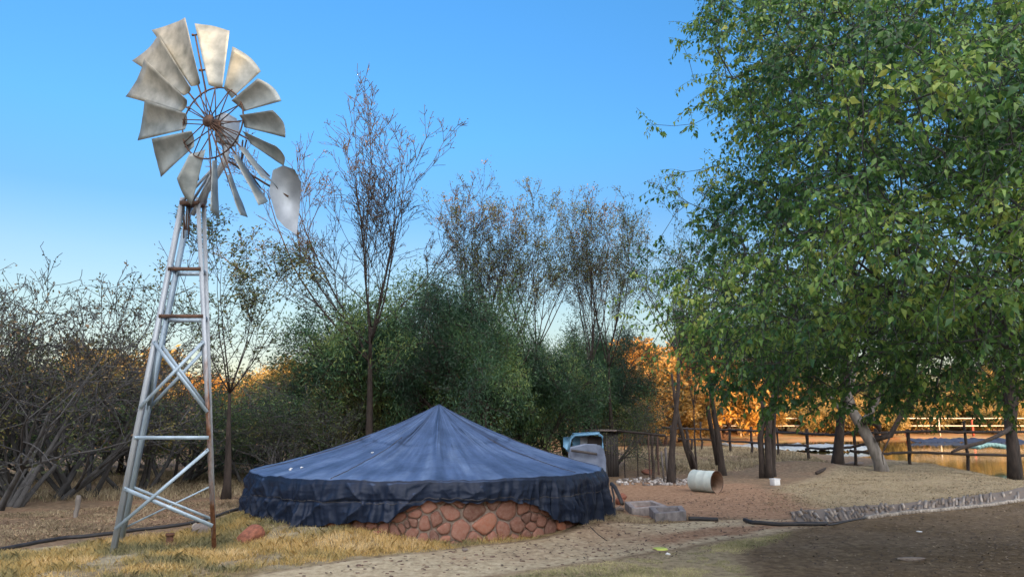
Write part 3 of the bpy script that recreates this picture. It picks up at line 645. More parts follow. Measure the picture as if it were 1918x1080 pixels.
def tree_meshes(seed, pr, leaf):
    """wood and foliage builders for a recursively branched tree standing at the origin"""
    rng = random.Random(seed); S, T = [], []; CHN.clear()
    for k in range(pr.get('stems', 1)):
        a = rng.uniform(0, 2 * math.pi); tl = R(rng.uniform(*pr.get('tilt', (0, 4))))
        d = np.array([math.sin(tl) * math.cos(a), math.sin(tl) * math.sin(a), math.cos(tl)])
        grow(rng, np.array([math.cos(a) * pr.get('foot', 0.02), math.sin(a) * pr.get('foot', 0.02), -0.1]), d, pr['L'] * rng.uniform(0.85, 1.1), pr['r'] * rng.uniform(0.8, 1.1), 0, pr, S, T)
    mb = MB()
    for ch, lv in CHN: mb.tube([c_[0] for c_ in ch], [c_[1] * (1.35 if (k == 0 and lv == 0) else 1) for k, c_ in enumerate(ch)], 9 if lv == 0 else 6)
    for lv, n in ((0, 8), (1, 6), (2, 4), (3, 3), (4, 3), (5, 3)):
        q = [s_ for s_ in S if s_[4] == lv]
        if q: mb.segs([s_[0] for s_ in q], [s_[1] for s_ in q], [max(s_[2], pr.get('rmin', 0.003)) for s_ in q], [max(s_[3], pr.get('rmin', 0.003) * 0.8) for s_ in q], n)
    lb = MB()
    if leaf and T:
        rn = np.random.default_rng(seed); lb.add(*leaf_batch(rn, T, **leaf))
    return mb, lb, len(S), len(T)
TREES = {}
def plant(x, y, proto, name, label, cat, group, rz=0, sc_=1.0, sz=None):
    """proto = (wood object, leaf object) hidden source data; every plant is its own Empty with its own trunk and crown"""
    o = empty(name, (x, y, float(hgt(x, y)) - 0.02), label, cat, group, rz)
    o.scale = (sc_, sc_, sz or sc_)
    for nm, me_ in proto:
        c = bpy.data.objects.new(nm, me_); COL.objects.link(c); c.parent = o
    return o
def proto(seed, pr, leaf, wood, leafm, wn="trunk", ln="crown"):
    mb, lb, a, b_ = tree_meshes(seed, pr, leaf); out = []
    o = mb.obj(wn, M[wood], smooth=True); out.append((wn, o.data)); bpy.data.objects.remove(o)
    if lb.n:
        o = lb.obj(ln, M[leafm]); out.append((ln, o.data)); bpy.data.objects.remove(o)
    print("proto", seed, a, b_, "leaves", lb.n // 4)
    return out
# a) tall bare vase-shaped tree
FAN = dict(L=4.3, r=0.11, kids=[7, 8, 7, 4, 0], **{'from': [0.80, 0.15, 0.15, 0.2, 0]}, step=[0.5, 0.42, 0.3, 0.22, 0.2], up=[0.02, 0.085, 0.09, 0.07, 0.03], wob=[0.03, 0.045, 0.07, 0.10, 0.12],
           ang=[(18, 48), (18, 40), (18, 42), (20, 50), (20, 50)], ratio=[1.05, 0.50, 0.50, 0.5, 0.5], taper=0.72, rr=0.62, leaflvl=2, rmin=0.0045)
FANA = dict(FAN, kids=[9, 8, 7, 4, 0], r=0.13, rmin=0.0075, L=4.3, ang=[(15, 62), (18, 42), (18, 42), (20, 50), (20, 50)], ratio=[1.15, 0.50, 0.50, 0.5, 0.5])
FANA['from'] = [0.72, 0.15, 0.15, 0.2, 0]
fanA = proto(11, FANA, dict(per=1, size=0.05, spread=0.03, wid=0.5, droop=0.1), 'bark', 'leaf_brown')
FAN2 = dict(FAN, L=2.3, kids=[6, 6, 6, 4, 0], step=[0.4, 0.34, 0.28, 0.22, 0.2], ratio=[1.25, 0.55, 0.5, 0.5, 0.5], r=0.085, ang=[(14, 42), (18, 45), (20, 45), (20, 50), (20, 50)])
fanB = proto(12, FAN2, dict(per=2, size=0.06, spread=0.05, wid=0.5, droop=0.1), 'bark', 'leaf_olive')
FAN3 = dict(FAN2, L=3.2, kids=[7, 7, 6, 4, 0], ratio=[1.0, 0.55, 0.5, 0.5, 0.5], r=0.09)
fanC = proto(13, FAN3, dict(per=2, size=0.055, spread=0.06, wid=0.5, droop=0.1, bias=0.1), 'bark', 'leaf_brown')
fanD = proto(14, FAN3, dict(per=2, size=0.055, spread=0.06, wid=0.5, droop=0.1), 'bark', 'leaf_olive')
# b) thorn thicket shrubs
SHR = dict(L=1.5, r=0.045, stems=7, tilt=(8, 55), foot=0.18, kids=[5, 5, 5, 3, 0], **{'from': [0.2, 0.15, 0.15, 0.2, 0]}, step=[0.28, 0.25, 0.22, 0.2, 0.2], up=[0.05, 0.03, 0.0, -0.01, 0], wob=[0.09, 0.11, 0.13, 0.15, 0.2],
           ang=[(20, 55), (25, 60), (25, 60), (25, 60), (25, 60)], ratio=[0.85, 0.6, 0.55, 0.5, 0.5], taper=0.65, rr=0.66, leaflvl=2, rmin=0.0045)
shrA = proto(21, dict(SHR, kids=[5, 5, 4, 2, 0]), dict(per=2, size=0.05, spread=0.08, wid=0.4, droop=0.1), 'twig', 'leaf_olive', 'stems')
shrB = proto(22, dict(SHR, L=1.25, stems=8, tilt=(15, 70), kids=[5, 5, 4, 3, 0]), dict(per=3, size=0.05, spread=0.09, wid=0.4, droop=0.1), 'twig', 'leaf_acacia', 'stems')
shrC = proto(23, dict(SHR, L=1.9, stems=6, tilt=(5, 42), kids=[4, 5, 4, 2, 0]), dict(per=0.5, size=0.05, spread=0.05, wid=0.5, droop=0.1), 'twig', 'leaf_brown', 'stems')
# c) feathery thorn trees with fine sprays
ACA = dict(L=1.3, r=0.10, stems=3, tilt=(10, 35), foot=0.12, kids=[6, 7, 6, 3, 0], **{'from': [0.45, 0.15, 0.12, 0.1, 0]}, step=[0.35, 0.3, 0.26, 0.22, 0.2], up=[0.07, 0.03, 0.0, -0.03, 0], wob=[0.07, 0.09, 0.11, 0.12, 0.2],
           ang=[(20, 55), (25, 60), (25, 60), (25, 60), (25, 60)], ratio=[1.25, 0.62, 0.55, 0.5, 0.5], taper=0.6, rr=0.66, leaflvl=2, rmin=0.005)
acaA = proto(31, ACA, dict(per=10, size=0.075, spread=0.13, wid=0.22, droop=0.15), 'bark', 'leaf_acacia')
acaB = proto(32, dict(ACA, stems=4, tilt=(15, 50)), dict(per=9, size=0.075, spread=0.13, wid=0.22, droop=0.2, bias=-0.1), 'bark', 'leaf_acacia')
acaC = proto(33, dict(ACA, stems=3), dict(per=9, size=0.06, spread=0.10, wid=0.22, droop=0.15, bias=0.15), 'bark', 'leaf_olive')
ACT = dict(ACA, L=2.4, stems=1, tilt=(3, 12), foot=0.06, r=0.12, ratio=[0.62, 0.62, 0.55, 0.5, 0.5], kids=[7, 7, 6, 3, 0]); ACT['from'] = [0.70, 0.15, 0.12, 0.1, 0]
acaD = proto(34, ACT, dict(per=14, size=0.065, spread=0.10, wid=0.22, droop=0.15), 'bark', 'leaf_acacia')
dryA = proto(41, dict(ACA, stems=3, kids=[6, 6, 5, 3, 0]), dict(per=7, size=0.20, spread=0.14, wid=0.4, droop=0.2), 'bark_red', 'leaf_dry')
dryB = proto(42, dict(ACA, stems=2, kids=[6, 6, 5, 3, 0], L=1.9), dict(per=5, size=0.20, spread=0.14, wid=0.4, droop=0.2), 'bark_red', 'leaf_dry')
dryC = proto(43, dict(ACA, stems=3, kids=[6, 6, 5, 3, 0]), dict(per=6, size=0.20, spread=0.14, wid=0.4, droop=0.2), 'bark_red', 'leaf_sun_amber')
def meshtop(pr_):
    z = 0
    for _, me_ in pr_:
        co = np.empty(len(me_.vertices) * 3, np.float32); me_.vertices.foreach_get('co', co); z = max(z, float(np.percentile(co.reshape(-1, 3)[:, 2], 99.7)))
    return z
TOP = {id(p_): meshtop(p_) for p_ in (fanA, fanB, fanC, fanD, shrA, shrB, shrC, acaA, acaB, acaC, acaD, dryA, dryB, dryC)}
def put(px, Y, ytop, pr_, name, label, cat, group, rz=0.0, wide=1.0):
    x = GP(px, Y); zt = zat(ytop, Y); k = zt / TOP[id(pr_)]
    o = plant(x, Y, pr_, name, label, cat, group, rz, k * wide, k); return o
TG, SG, FG = "thin trees behind the reservoir", "thorn shrubs of the thicket", "sunlit trees far behind"
put(694, 20, 192, fanA, "bare_tree", "tallest bare tree with a wide vase of thin upright branches and pink tips", "tree", TG, 0.6, 1.15)
put(432, 16, 398, fanB, "small_tree", "slender dark trunked tree with sparse leaves just right of the windmill tower", "tree", TG, 2.0, 1.35)
put(930, 22, 345, fanD, "small_tree", "thin sparse tree rising above the green thorn trees right of the tallest bare tree", "tree", TG, 1.0, 0.95)
put(1022, 22.5, 350, fanD, "small_tree", "thin tree with small crown standing behind the right slope of the tarpaulin", "tree", TG, 3.9, 0.95)
put(1100, 23, 365, fanC, "small_tree", "narrow thin tree with browning leaves above the small blue cart", "tree", TG, 5.3, 0.85)
put(895, 23.5, 352, fanC, "small_tree", "dark stemmed sparse tree just right of the tallest bare tree, forked low", "tree", TG, 2.9, 0.9)
put(1145, 24, 372, fanD, "small_tree", "thin upright tree left of the sky gap above the shed", "tree", TG, 4.6, 0.8)
put(1252, 20, 348, fanD, "small_tree", "dark straight trunked tree beside the wire pen with a bare twiggy top", "tree", TG, 0.2, 1.0)
put(1302, 22, 560, fanC, "small_tree", "slim leaning tree between the pen and the white drum", "tree", TG, 2.6, 0.6)
AG = "feathery thorn trees behind the reservoir"
for k, (px, Y, yt, pr_, rz, wd, lb) in enumerate([
    (648, 22.5, 615, acaC, 0.3, 0.75, "olive feathery thorn tree behind the trunk of the tallest bare tree"),
    (770, 22.0, 500, acaA, 1.9, 0.75, "green feathery thorn tree directly behind the left slope of the tarpaulin"),
    (885, 21.0, 535, acaB, 3.1, 0.72, "dense green feathery thorn tree behind the peak of the tarpaulin"),
    (985, 22.5, 615, acaA, 4.4, 0.7, "dark green feathery thorn tree behind the right slope of the tarpaulin"),
    (1075, 26.0, 600, acaB, 5.5, 0.85, "drooping feathery thorn tree with dark stems left of the low shed"),
    (1350, 23.0, 555, acaD, 0.9, 0.75, "green feathery tree with a straight dark trunk behind the white drum"),
    (1437, 22.5, 570, acaD, 2.2, 0.75, "feathery tree on twin dark stems beside the small white box"),
    (1560, 26.0, 520, acaD, 3.5, 1.0, "dense feathery tree between the twin stems and the leaning trunk"),
    (560, 25.0, 690, acaC, 4.9, 0.8, "pale olive thorn tree between the windmill tree and the tallest bare tree"),
    (1890, 25.0, 480, acaD, 1.2, 1.1, "dark dense thorn tree at the far right beside the pond")]):
    put(px, Y, yt, pr_, "thorn_tree", lb, "tree", AG, rz, wd)
SH = [(-120, 15, 500, shrC), (10, 14.5, 455, shrC), (85, 16, 560, shrA), (170, 17, 500, shrC), (262, 18, 575, shrC), (330, 20, 715, shrB), (225, 23, 690, acaC), (120, 21, 710, shrB), (30, 20, 640, shrC), (395, 24, 730, shrA),
      (480, 20, 720, shrB), (545, 18.5, 740, shrC), (610, 21, 710, shrA), (515, 25, 700, shrB), (700, 25, 690, shrA), (790, 26, 690, shrB), (868, 25, 690, shrA), (950, 26, 690, shrB), (1045, 26, 690, shrA), (1130, 24, 740, shrA),
      (300, 26, 750, shrB), (-60, 19, 640, shrB), (180, 27, 745, shrA), (20, 27, 730, shrB), (440, 28, 755, shrB), (580, 28, 755, shrA)]
desc = ["grey thorny thicket shrub cut by the left edge of the photo", "tall bare arching shrub near the left edge, highest of the left thicket", "tangled grey shrub on two dark stems at far left", "bare twiggy shrub left of the windmill tower above the short post",
        "olive shrub directly behind the left leg of the windmill", "low shrub seen through the windmill tower", "feathery olive shrub behind the left leg of the windmill", "low dense shrub behind the short wooden post", "open bare shrub behind the shrubs at the left edge",
        "shrub seen between the right windmill leg and the slender tree", "low shrub just left of the tarpaulin", "bare brown shrub above the left corner of the tarpaulin", "thorny shrub above the left slope of the tarpaulin", "dense shrub behind the shrubs left of the tarpaulin",
        "shrub at the foot of the tallest bare tree", "shrub behind the middle of the tarpaulin's left slope", "shrub behind the peak of the tarpaulin", "shrub just right of the tarpaulin's peak, in the dark", "grey shrub behind the tarpaulin's right slope", "grey shrub between the blue cart and the shed roof",
        "background shrub framed by the windmill tower", "leafy shrub beyond the left edge shrub", "background shrub left of the windmill tower", "background shrub deep in the left thicket", "background shrub behind the slender tree's trunk", "background shrub far behind the tarpaulin's left corner"]
for k, (px, Y, yt, pr_) in enumerate(SH):
    put(px, Y, yt, pr_, "thorn_shrub", desc[k], "shrub", SG, k * 1.37, 1.0 if yt < 640 else 1.2)
FT = [(-60, 62, 680, dryA), (90, 58, 690, dryB), (215, 55, 655, dryA), (360, 60, 700, dryC), (480, 66, 690, dryB), (580, 58, 680, dryA), (690, 64, 690, dryA), (820, 70, 690, dryA), (940, 66, 690, dryB), (1060, 72, 680, dryA), (1165, 58, 690, dryC),
      (1215, 52, 640, dryC), (1285, 56, 650, dryC), (1345, 66, 670, dryC), (1425, 88, 700, acaC), (1510, 95, 715, dryB), (1590, 90, 710, acaC), (1680, 96, 715, dryA), (1770, 92, 720, acaC), (1850, 98, 712, dryA), (1935, 92, 700, acaC), (1180, 48, 745, dryC), (1245, 47, 730, dryC)]
fd = ["left edge of the photo", "bare arching shrubs at the left", "left thicket, in the orange gap left of the windmill", "windmill tower, in the small orange gap", "slender tree right of the windmill", "gap above the tarpaulin's left corner", "tallest bare tree", "tarpaulin's left slope", "tarpaulin's peak",
      "tarpaulin's right slope", "drooping thorn tree by the shed", "dark straight trunk, bright orange", "slim leaning tree", "white drum's tree", "twin dark stems beyond the pond", "twin stems, small on the far bank", "leaning trunk, on the far bank", "leaning trunk's right fork, beyond the pond", "pond's blue liner",
      "far right fence rail beyond the pond", "right edge of the photo beyond the pond", "shed roof, low", "wire pen, low"]
for k, (px, Y, yt, pr_) in enumerate(FT):
    put(px, Y, yt, pr_, "sunlit_tree", "orange sunlit tree behind the " + fd[k], "tree", FG, k * 2.1, 1.25)
shrD = proto(51, dict(SHR, L=0.9, stems=6), dict(per=5, size=0.10, spread=0.09, wid=0.4, droop=0.1), 'bark_red', 'leaf_dry', 'stems'); TOP[id(shrD)] = meshtop(shrD)
fb = ["shed", "wire pen", "dark straight trunk", "slim leaning tree", "white drum's upper left", "white drum", "green feathery tree's trunk", "small white box", "twin dark stems", "fence's slanting rail", "fence corner post", "flat grey stone", "leaning trunk", "forked limb", "pond's pale reflection", "blue liner", "teal sheet", "right edge trunk"]
for k, px in enumerate(range(1150, 1930, 44)):
    put(px + (k * 17) % 23, 74 + (k * 7) % 11, 762 - (k * 13) % 17, shrD, "sunlit_bush", "small orange sunlit bush on the far bank in line with the " + fb[k], "bush", "sunlit bushes on the far bank", k * 1.9, 1.2)
# far wood closing the horizon
rn = np.random.default_rng(8); xs, V, Fs, tt_ = [], [], [], []
mb = MB(); N = 52000
x = rn.uniform(-330, 330, N); d0 = rn.choice([150, 165, 185], N); top = (3.0 + 5.5 * vnoise(x * 0.09 + d0, d0 * 1.0) + 2.0 * vnoise(x * 0.4, d0 * 2.0)); y = d0 + rn.normal(0, 3.5, N); z = rn.random(N) ** 0.7 * top + 1.2
c = np.stack([x, y, z], 1); s_ = unit(rn.normal(0, 1, (N, 3))) * 0.55; u_ = unit(np.cross(s_, rn.normal(0, 1, (N, 3)))) * 0.42
V = np.stack([c - s_, c - u_, c + s_, c + u_], 1).reshape(-1, 3); mb.add(V, (np.arange(N) * 4)[:, None] + np.arange(4)[None], np.repeat(rn.random(N), 4))
tag(mb.obj("distant_wood", M['leaf_dry']), "far off sunlit wood closing the horizon", "wood", kind="stuff")

# ------------------------------------------------------------------ the big broad-leaved tree hanging in from the right
def near_tree():
    rg = np.random.default_rng(77)
    poly = [(1312, -120), (1300, 40), (1325, 120), (1335, 200), (1360, 270), (1340, 330), (1310, 400), (1280, 450), (1250, 520), (1240, 600), (1275, 680), (1330, 725), (1430, 770), (1560, 772), (1700, 768), (1800, 770), (1900, 765), (2250, 760), (2300, -150)]
    n = 7200; px = rg.uniform(1200, 2250, n * 3); py = rg.uniform(-140, 800, n * 3)
    sd = polydist(px, py, poly); k = sd < 0; px, py, sd = px[k][:n], py[k][:n], -sd[k][:n]
    # thin the interior a little in blotches so sky and shade show through
    kp = (vnoise(px * 0.011, py * 0.011) + 0.45 * vnoise(px * 0.035, py * 0.035) > 0.42) | (rg.random(len(px)) < 0.38)
    kp &= rg.random(len(px)) < 0.30 + sd / 210; px, py, sd = px[kp], py[kp], sd[kp]
    half = 3.2 * np.sqrt(np.clip(sd / 260, 0.03, 1)); cy = 9.2 - 1.3 * np.clip((px - 1300) / 600, 0, 1)
    Y = cy + rg.uniform(-1, 1, len(px)) * half
    A = np.array([P(a, b_, y_) for a, b_, y_ in zip(px, py, Y)])
    A = A[A[:, 2] > 1.55]
    # hand placed outlying twigs of the left edge
    for (a, b_, y_) in [(1222, 233, 9.6), (1262, 236, 9.5), (1300, 232, 9.4), (1275, 75, 9.8), (1290, 110, 9.7), (1300, 150, 9.6), (1290, 200, 9.5), (1285, 322, 9.2), (1310, 318, 9.2), (1180, 520, 9.0), (1195, 560, 9.0), (1172, 545, 9.1), (1185, 590, 8.9),
                        (1205, 480, 9.0), (1240, 350, 9.2), (1262, 360, 9.2), (1225, 640, 8.8), (1210, 610, 8.9), (1345, 310, 9.0), (1330, 345, 9.0), (1290, 380, 9.1), (1265, 400, 9.1), (1240, 440, 9.1), (1220, 470, 9.0), (1215, 540, 8.9), (1235, 570, 8.8)]:
        A = np.concatenate([A, P(a, b_, y_)[None]])
    root = np.array([8.2, 9.4, -0.1]); fork = root + [-0.35, -0.1, 1.7]
    limbs = [P(1912, 560, 8.8), P(1880, 400, 8.8), P(1855, 250, 8.9), P(1890, 90, 9.0), P(1790, 330, 8.6), P(1700, 250, 8.5), P(1960, 640, 9.0), P(1780, 600, 8.4), P(1640, 560, 8.2)]
    nodes = [root, root + [-0.08, 0, 0.6], root + [-0.2, -0.05, 1.2], fork, fork + [0.1, -0.3, 1.0], fork + [-0.5, 0.2, 0.9], fork + [-0.1, 0.3, 1.9], fork + [-1.0, -0.3, 1.3]]; par = [-1, 0, 1, 2, 3, 3, 4, 5]
    path = [0, .6, 1.2, 1.8, 2.8, 2.8, 3.9, 3.5]
    for q_, p_ in ((limbs[6], 3), (limbs[0], 8), (limbs[1], 9), (limbs[2], 10), (limbs[3], 11), (limbs[4], 10), (limbs[5], 13), (limbs[7], 8), (limbs[8], 15)):
        nodes.append(q_); par.append(p_); path.append(path[p_] + float(np.linalg.norm(q_ - nodes[p_])))
    dist = np.linalg.norm(A - fork, axis=1); order = np.argsort(dist)
    for q in A[order]:
        N_ = np.array(nodes); d = np.linalg.norm(N_ - q, axis=1); cost = d + 0.22 * np.array(path) + 4.0 * (np.arange(len(N_)) < 2)
        b_ = int(np.argmin(cost)); dd = d[b_]; steps = max(1, int(dd / 0.55)); prev = b_; base = np.array(nodes[b_])
        side = rg.normal(0, 0.10, 3) * dd; side[2] += 0.10 * dd
        for s_ in range(1, steps + 1):
            f = s_ / steps; p_ = base + (q - base) * f + side * math.sin(math.pi * f)
            nodes.append(p_); par.append(prev); path.append(path[prev] + dd / steps); prev = len(nodes) - 1
    N_ = np.array(nodes); par = np.array(par); m_ = len(N_)
    w = np.zeros(m_); hasch = np.zeros(m_, bool); hasch[par[1:]] = True
    w[~hasch] = 1.0
    for k in range(m_ - 1, 0, -1): w[par[k]] += w[k]
    r = 0.0034 * w ** 0.48; r[:4] = np.maximum(r[:4], [0.26, 0.23, 0.21, 0.20])
    rp = np.minimum(r[par], r * 1.6)
    k = np.arange(1, m_); th_ = r[1:] > 0.02; wood = MB()
    wood.segs(N_[par[1:]][th_], N_[1:][th_], rp[1:][th_], r[1:][th_], 8); wood.segs(N_[par[1:]][~th_], N_[1:][~th_], rp[1:][~th_], r[1:][~th_], 4)
    # leafy twigs
    tips = np.where(~hasch)[0]; mids = np.where(hasch & (w < 14) & (np.arange(m_) > 10))[0]; mids = mids[rg.random(len(mids)) < 0.9]
    src = np.concatenate([tips, tips, tips, mids, mids]); src = src[src > 10]
    C, D, TT = [], [], []; tw0, tw1, tws = [], [], []
    for q in src:
        q_n = N_[q]; p_ = N_[q].copy(); d = unit(N_[q] - N_[par[q]]) * 0.7 + rg.normal(0, 0.55, 3); d[2] -= 0.15; d = unit(d); L = rg.uniform(0.16, 0.42); ns = 5; sd_ = 1; cl = np.clip(rg.normal(0.42, 0.12) + 0.7 * (vnoise(q_n[0] * 1.6 + q_n[1], q_n[2] * 1.9) - 0.5), 0, 1)
        for s_ in range(ns):
            d = unit(d + np.array([0, 0, -0.13]) + rg.normal(0, 0.08, 3)); q2 = p_ + d * L / ns; tw0.append(p_); tw1.append(q2)
            side = unit(np.cross(d, [0, 0, 1.0]) + 1e-6)
            for e in range(2):
                sd_ = -sd_; C.append(p_ + (q2 - p_) * (e * 0.5)); D.append(unit(d * 0.35 + side * sd_ * 0.75 + np.array([0, 0, -rg.uniform(0.1, 1.1)]) + rg.normal(0, 0.22, 3))); TT.append(cl)
            p_ = q2
    C, D, TT = np.array(C), np.array(D), np.array(TT); n = len(C)
    L = rg.uniform(0.040, 0.094, (n, 1)) * (0.75 + 0.5 * vnoise(C[:, 0] * 2.2 + C[:, 1] * 2, C[:, 2] * 2.2))[:, None]; Wd_ = L * rg.uniform(0.42, 0.60, (n, 1)); s_ = unit(np.cross(D, rg.normal(0, 1, (n, 3)) * 0.6 + np.array([0, 0, 1.0]))); nrm_ = unit(np.cross(s_, D))
    curl = rg.uniform(0.05, 0.45, (n, 1)) * L; C2 = C + D * 0.012
    V = np.stack([C2, C2 + D * L * 0.42 + s_ * Wd_ * 0.5 + nrm_ * Wd_ * 0.22, C2 + D * L * 0.95 - nrm_ * curl, C2 + D * L * 0.42 - s_ * Wd_ * 0.5 + nrm_ * Wd_ * 0.22, C2 + D * L * 0.5], 1).reshape(-1, 3)
    i5 = (np.arange(n) * 5)[:, None]; F = np.concatenate([i5 + np.array([[0, 4, 1]]), i5 + np.array([[1, 4, 2]]), i5 + np.array([[2, 4, 3]]), i5 + np.array([[3, 4, 0]])])
    t = np.clip(TT + rg.normal(0, 0.13, n) + 0.35 * (rg.random(n) < 0.012), 0, 1)
    wood.segs(np.array(tw0), np.array(tw1), 0.0030, 0.0022, 3)
    o = empty("broadleaf_tree", root * [1, 1, 0], "large broad leaved green tree overhanging the whole right side, nearest to the viewer", "tree")
    for mb, nm, mt_, sm in ((wood, "branches", M['twig'], True), (MB().add(V, F, np.repeat(t, 5)), "crown", M['leaf_big'], False)):
        for k in range(len(mb.v)): mb.v[k] = mb.v[k] - root * [1, 1, 0]
        mb.obj(nm, mt_, o, sm)
    print("near leaves", n, "nodes", m_)
near_tree()

# leaning trunk tree by the fence, its forked bare limb and the broken stub
def leaning():
    Y = 24.0; b0 = G(1652, 886); b0[1] = Y; b0[0] = GP(1652, Y); o = empty("leaning_tree", (b0[0], Y, 0), "grey leaning trunk with a V shaped fork in front of the wooden rail fence", "tree")
    mb = MB(); Q = lambda px, py, y_=Y: P(px, py, y_) - np.array([b0[0], Y, 0])
    mb.tube([Q(1654, 893), Q(1648, 865), Q(1632, 830), Q(1612, 795), Q(1598, 772), Q(1590, 740), Q(1600, 690)], [0.26, 0.19, 0.17, 0.17, 0.15, 0.12, 0.07], 10)
    mb.tube([Q(1598, 772), Q(1575, 765), Q(1560, 750), Q(1530, 700)], [0.12, 0.10, 0.08, 0.04], 8)
    mb.tube([Q(1612, 795), Q(1625, 780), Q(1650, 740), Q(1660, 680)], [0.13, 0.11, 0.08, 0.04], 8)
    mb.obj("trunk", M['bark_grey'], o, True)
    mb = MB(); mb.tube([Q(1640, 822, 23.8), Q(1668, 815, 23.6), Q(1680, 792, 23.5), Q(1698, 755, 23.5), Q(1712, 735, 23.5), Q(1730, 680, 23.6)], [0.09, 0.08, 0.075, 0.07, 0.06, 0.03], 8)
    mb.tube([Q(1668, 815, 23.6), Q(1652, 850, 23.5), Q(1655, 870, 23.5)], [0.03, 0.02, 0.01], 5); mb.obj("limb", M['bark'], o, True)
    mb = MB(); mb.tube([Q(1615, 790, 23.7), Q(1632, 785, 23.6), Q(1645, 795, 23.6), Q(1648, 808, 23.6)], [0.10, 0.16, 0.12, 0.03], 8); mb.obj("broken_stub", M['bark'], o, True)
    rnn = np.random.default_rng(4); T = []
    S = []; CHN.clear(); r_ = random.Random(9)
    pr = dict(ACA, leaflvl=1); 
    for st in (Q(1600, 690), Q(1530, 700), Q(1660, 680), Q(1730, 680, 23.6), Q(1590, 740)):
        for _ in range(2): grow(r_, st, unit(np.array([r_.gauss(0, .5), r_.gauss(0, .5), .6])), 1.5, 0.05, 1, pr, S, T)
    mb = MB()
    for ch, lv in CHN: mb.tube([c_[0] for c_ in ch], [c_[1] for c_ in ch], 6)
    mb.segs([s_[0] for s_ in S], [s_[1] for s_ in S], [max(s_[2], .006) for s_ in S], [max(s_[3], .005) for s_ in S], 4); mb.obj("branches", M['bark'], o, True)
    MB().add(*leaf_batch(rnn, T, 16, 0.075, 0.11, 0.22, 0.15)).obj("crown", M['leaf_acacia'], o)
leaning()
def stems_only(px, Y, pts, radii, name, label, mat_='bark', group=None):
    x = GP(px, Y); o = MB(); k = 0
    o.tube([P(a, b_, Y) - np.array([x, Y, 0]) for a, b_ in pts], radii, 8)
    ob = o.obj(name, M[mat_], None, True); ob.location = (x, Y, 0); tag(ob, label, "trunk", group); return ob
stems_only(1429, 21.8, [(1428, 903), (1427, 860), (1424, 820), (1432, 780), (1425, 740)], [0.10, 0.085, 0.085, 0.07, 0.05], "tree_stem", "left one of two dark bare stems standing behind the small white box")
stems_only(1442, 21.7, [(1441, 900), (1440, 870), (1438, 820), (1441, 780), (1450, 735)], [0.14, 0.10, 0.10, 0.09, 0.06], "tree_stem", "right one of two dark stems, reddish at its foot, behind the small white box", 'bark')
stems_only(1345, 23.2, [(1345, 870), (1338, 830), (1330, 790), (1325, 760)], [0.08, 0.08, 0.07, 0.06], "tree_stem", "thin leaning dark stem left of the straight trunk behind the drum")
ob = stems_only(1297, 21.5, [(1298, 877), (1285, 840), (1272, 790), (1264, 745), (1258, 700)], [0.07, 0.06, 0.055, 0.05, 0.03], "tree_stem", "thin dark stem leaning left between the pen and the white drum")
mb = MB(); x_ = GP(1300, 21.4); mb.tube([P(1302, 877, 21.4), P(1296, 850, 21.4), P(1291, 838, 21.4), P(1288, 808, 21.4)], [0.05, 0.045, 0.03, 0.02], 7); mb.tube([P(1295, 842, 21.4), P(1296, 824, 21.4)], [0.03, 0.03], 7)
tag(mb.obj("dead_branch", M['bark'], None, True), "forked dead stick standing upright just above the white drum", "branch")
stems_only(1897, 23.5, [(1900, 900), (1896, 850), (1893, 790), (1897, 730), (1893, 650)], [0.20, 0.15, 0.16, 0.18, 0.14], "tree_stem", "dark upright trunk at the right edge in front of the pond")
mb = MB(); mb.tube([P(1783, 846, 22), P(1800, 838, 22.1), P(1840, 828, 22.4), P(1870, 815, 22.8), P(1896, 800, 23.4)], [0.035, 0.055, 0.055, 0.06, 0.075], 8)
tag(mb.obj("fallen_limb", M['bark'], None, True), "broken dark limb slanting down from the right edge trunk over the rails", "branch")

# ------------------------------------------------------------------ fences
def stick(mb, p, q, r=0.04, n=7, wob=0.012, seed=0):
    rr = np.random.default_rng(seed); k = 6; t = np.linspace(0, 1, k)[:, None]
    pts = np.asarray(p) * (1 - t) + np.asarray(q) * t + rr.normal(0, wob, (k, 3)) * (np.sin(np.pi * t) + 0.2)
    mb.tube(pts, r * rr.uniform(0.85, 1.15, k), n)
wf = empty("rail_fence", (GP(1500, 30), 30, 0), "dark wooden pole fence with two rails between the trees and the pond", "fence"); FO = np.array([GP(1500, 30), 30, 0.0])
posts = [(1229, 798, 852, 32), (1257, 795, 850, 33), (1287, 799, 846, 38), (1312, 789, 843, 40), (1366, 800, 850, 38), (1406, 798, 853, 36), (1455, 800, 857, 33.5), (1511, 802, 864, 30.5), (1568, 807, 875, 27), (1599, 806, 876, 27), (1640, 802, 878, 26.5), (1700, 803, 875, 27), (1805, 788, 874, 27), (1900, 796, 876, 27.5)]
for k, (px, y0, y1, Y) in enumerate(posts):
    mb = MB(); p = P(px, y0, Y); q = p.copy(); q[2] = float(hgt(q[0], q[1])) - 0.25 if k < 11 else -0.5
    stick(mb, p - FO, q - FO, 0.06 if k % 3 else 0.05, 7, 0.015, k); mb.obj("post", M['bark'], wf, True)
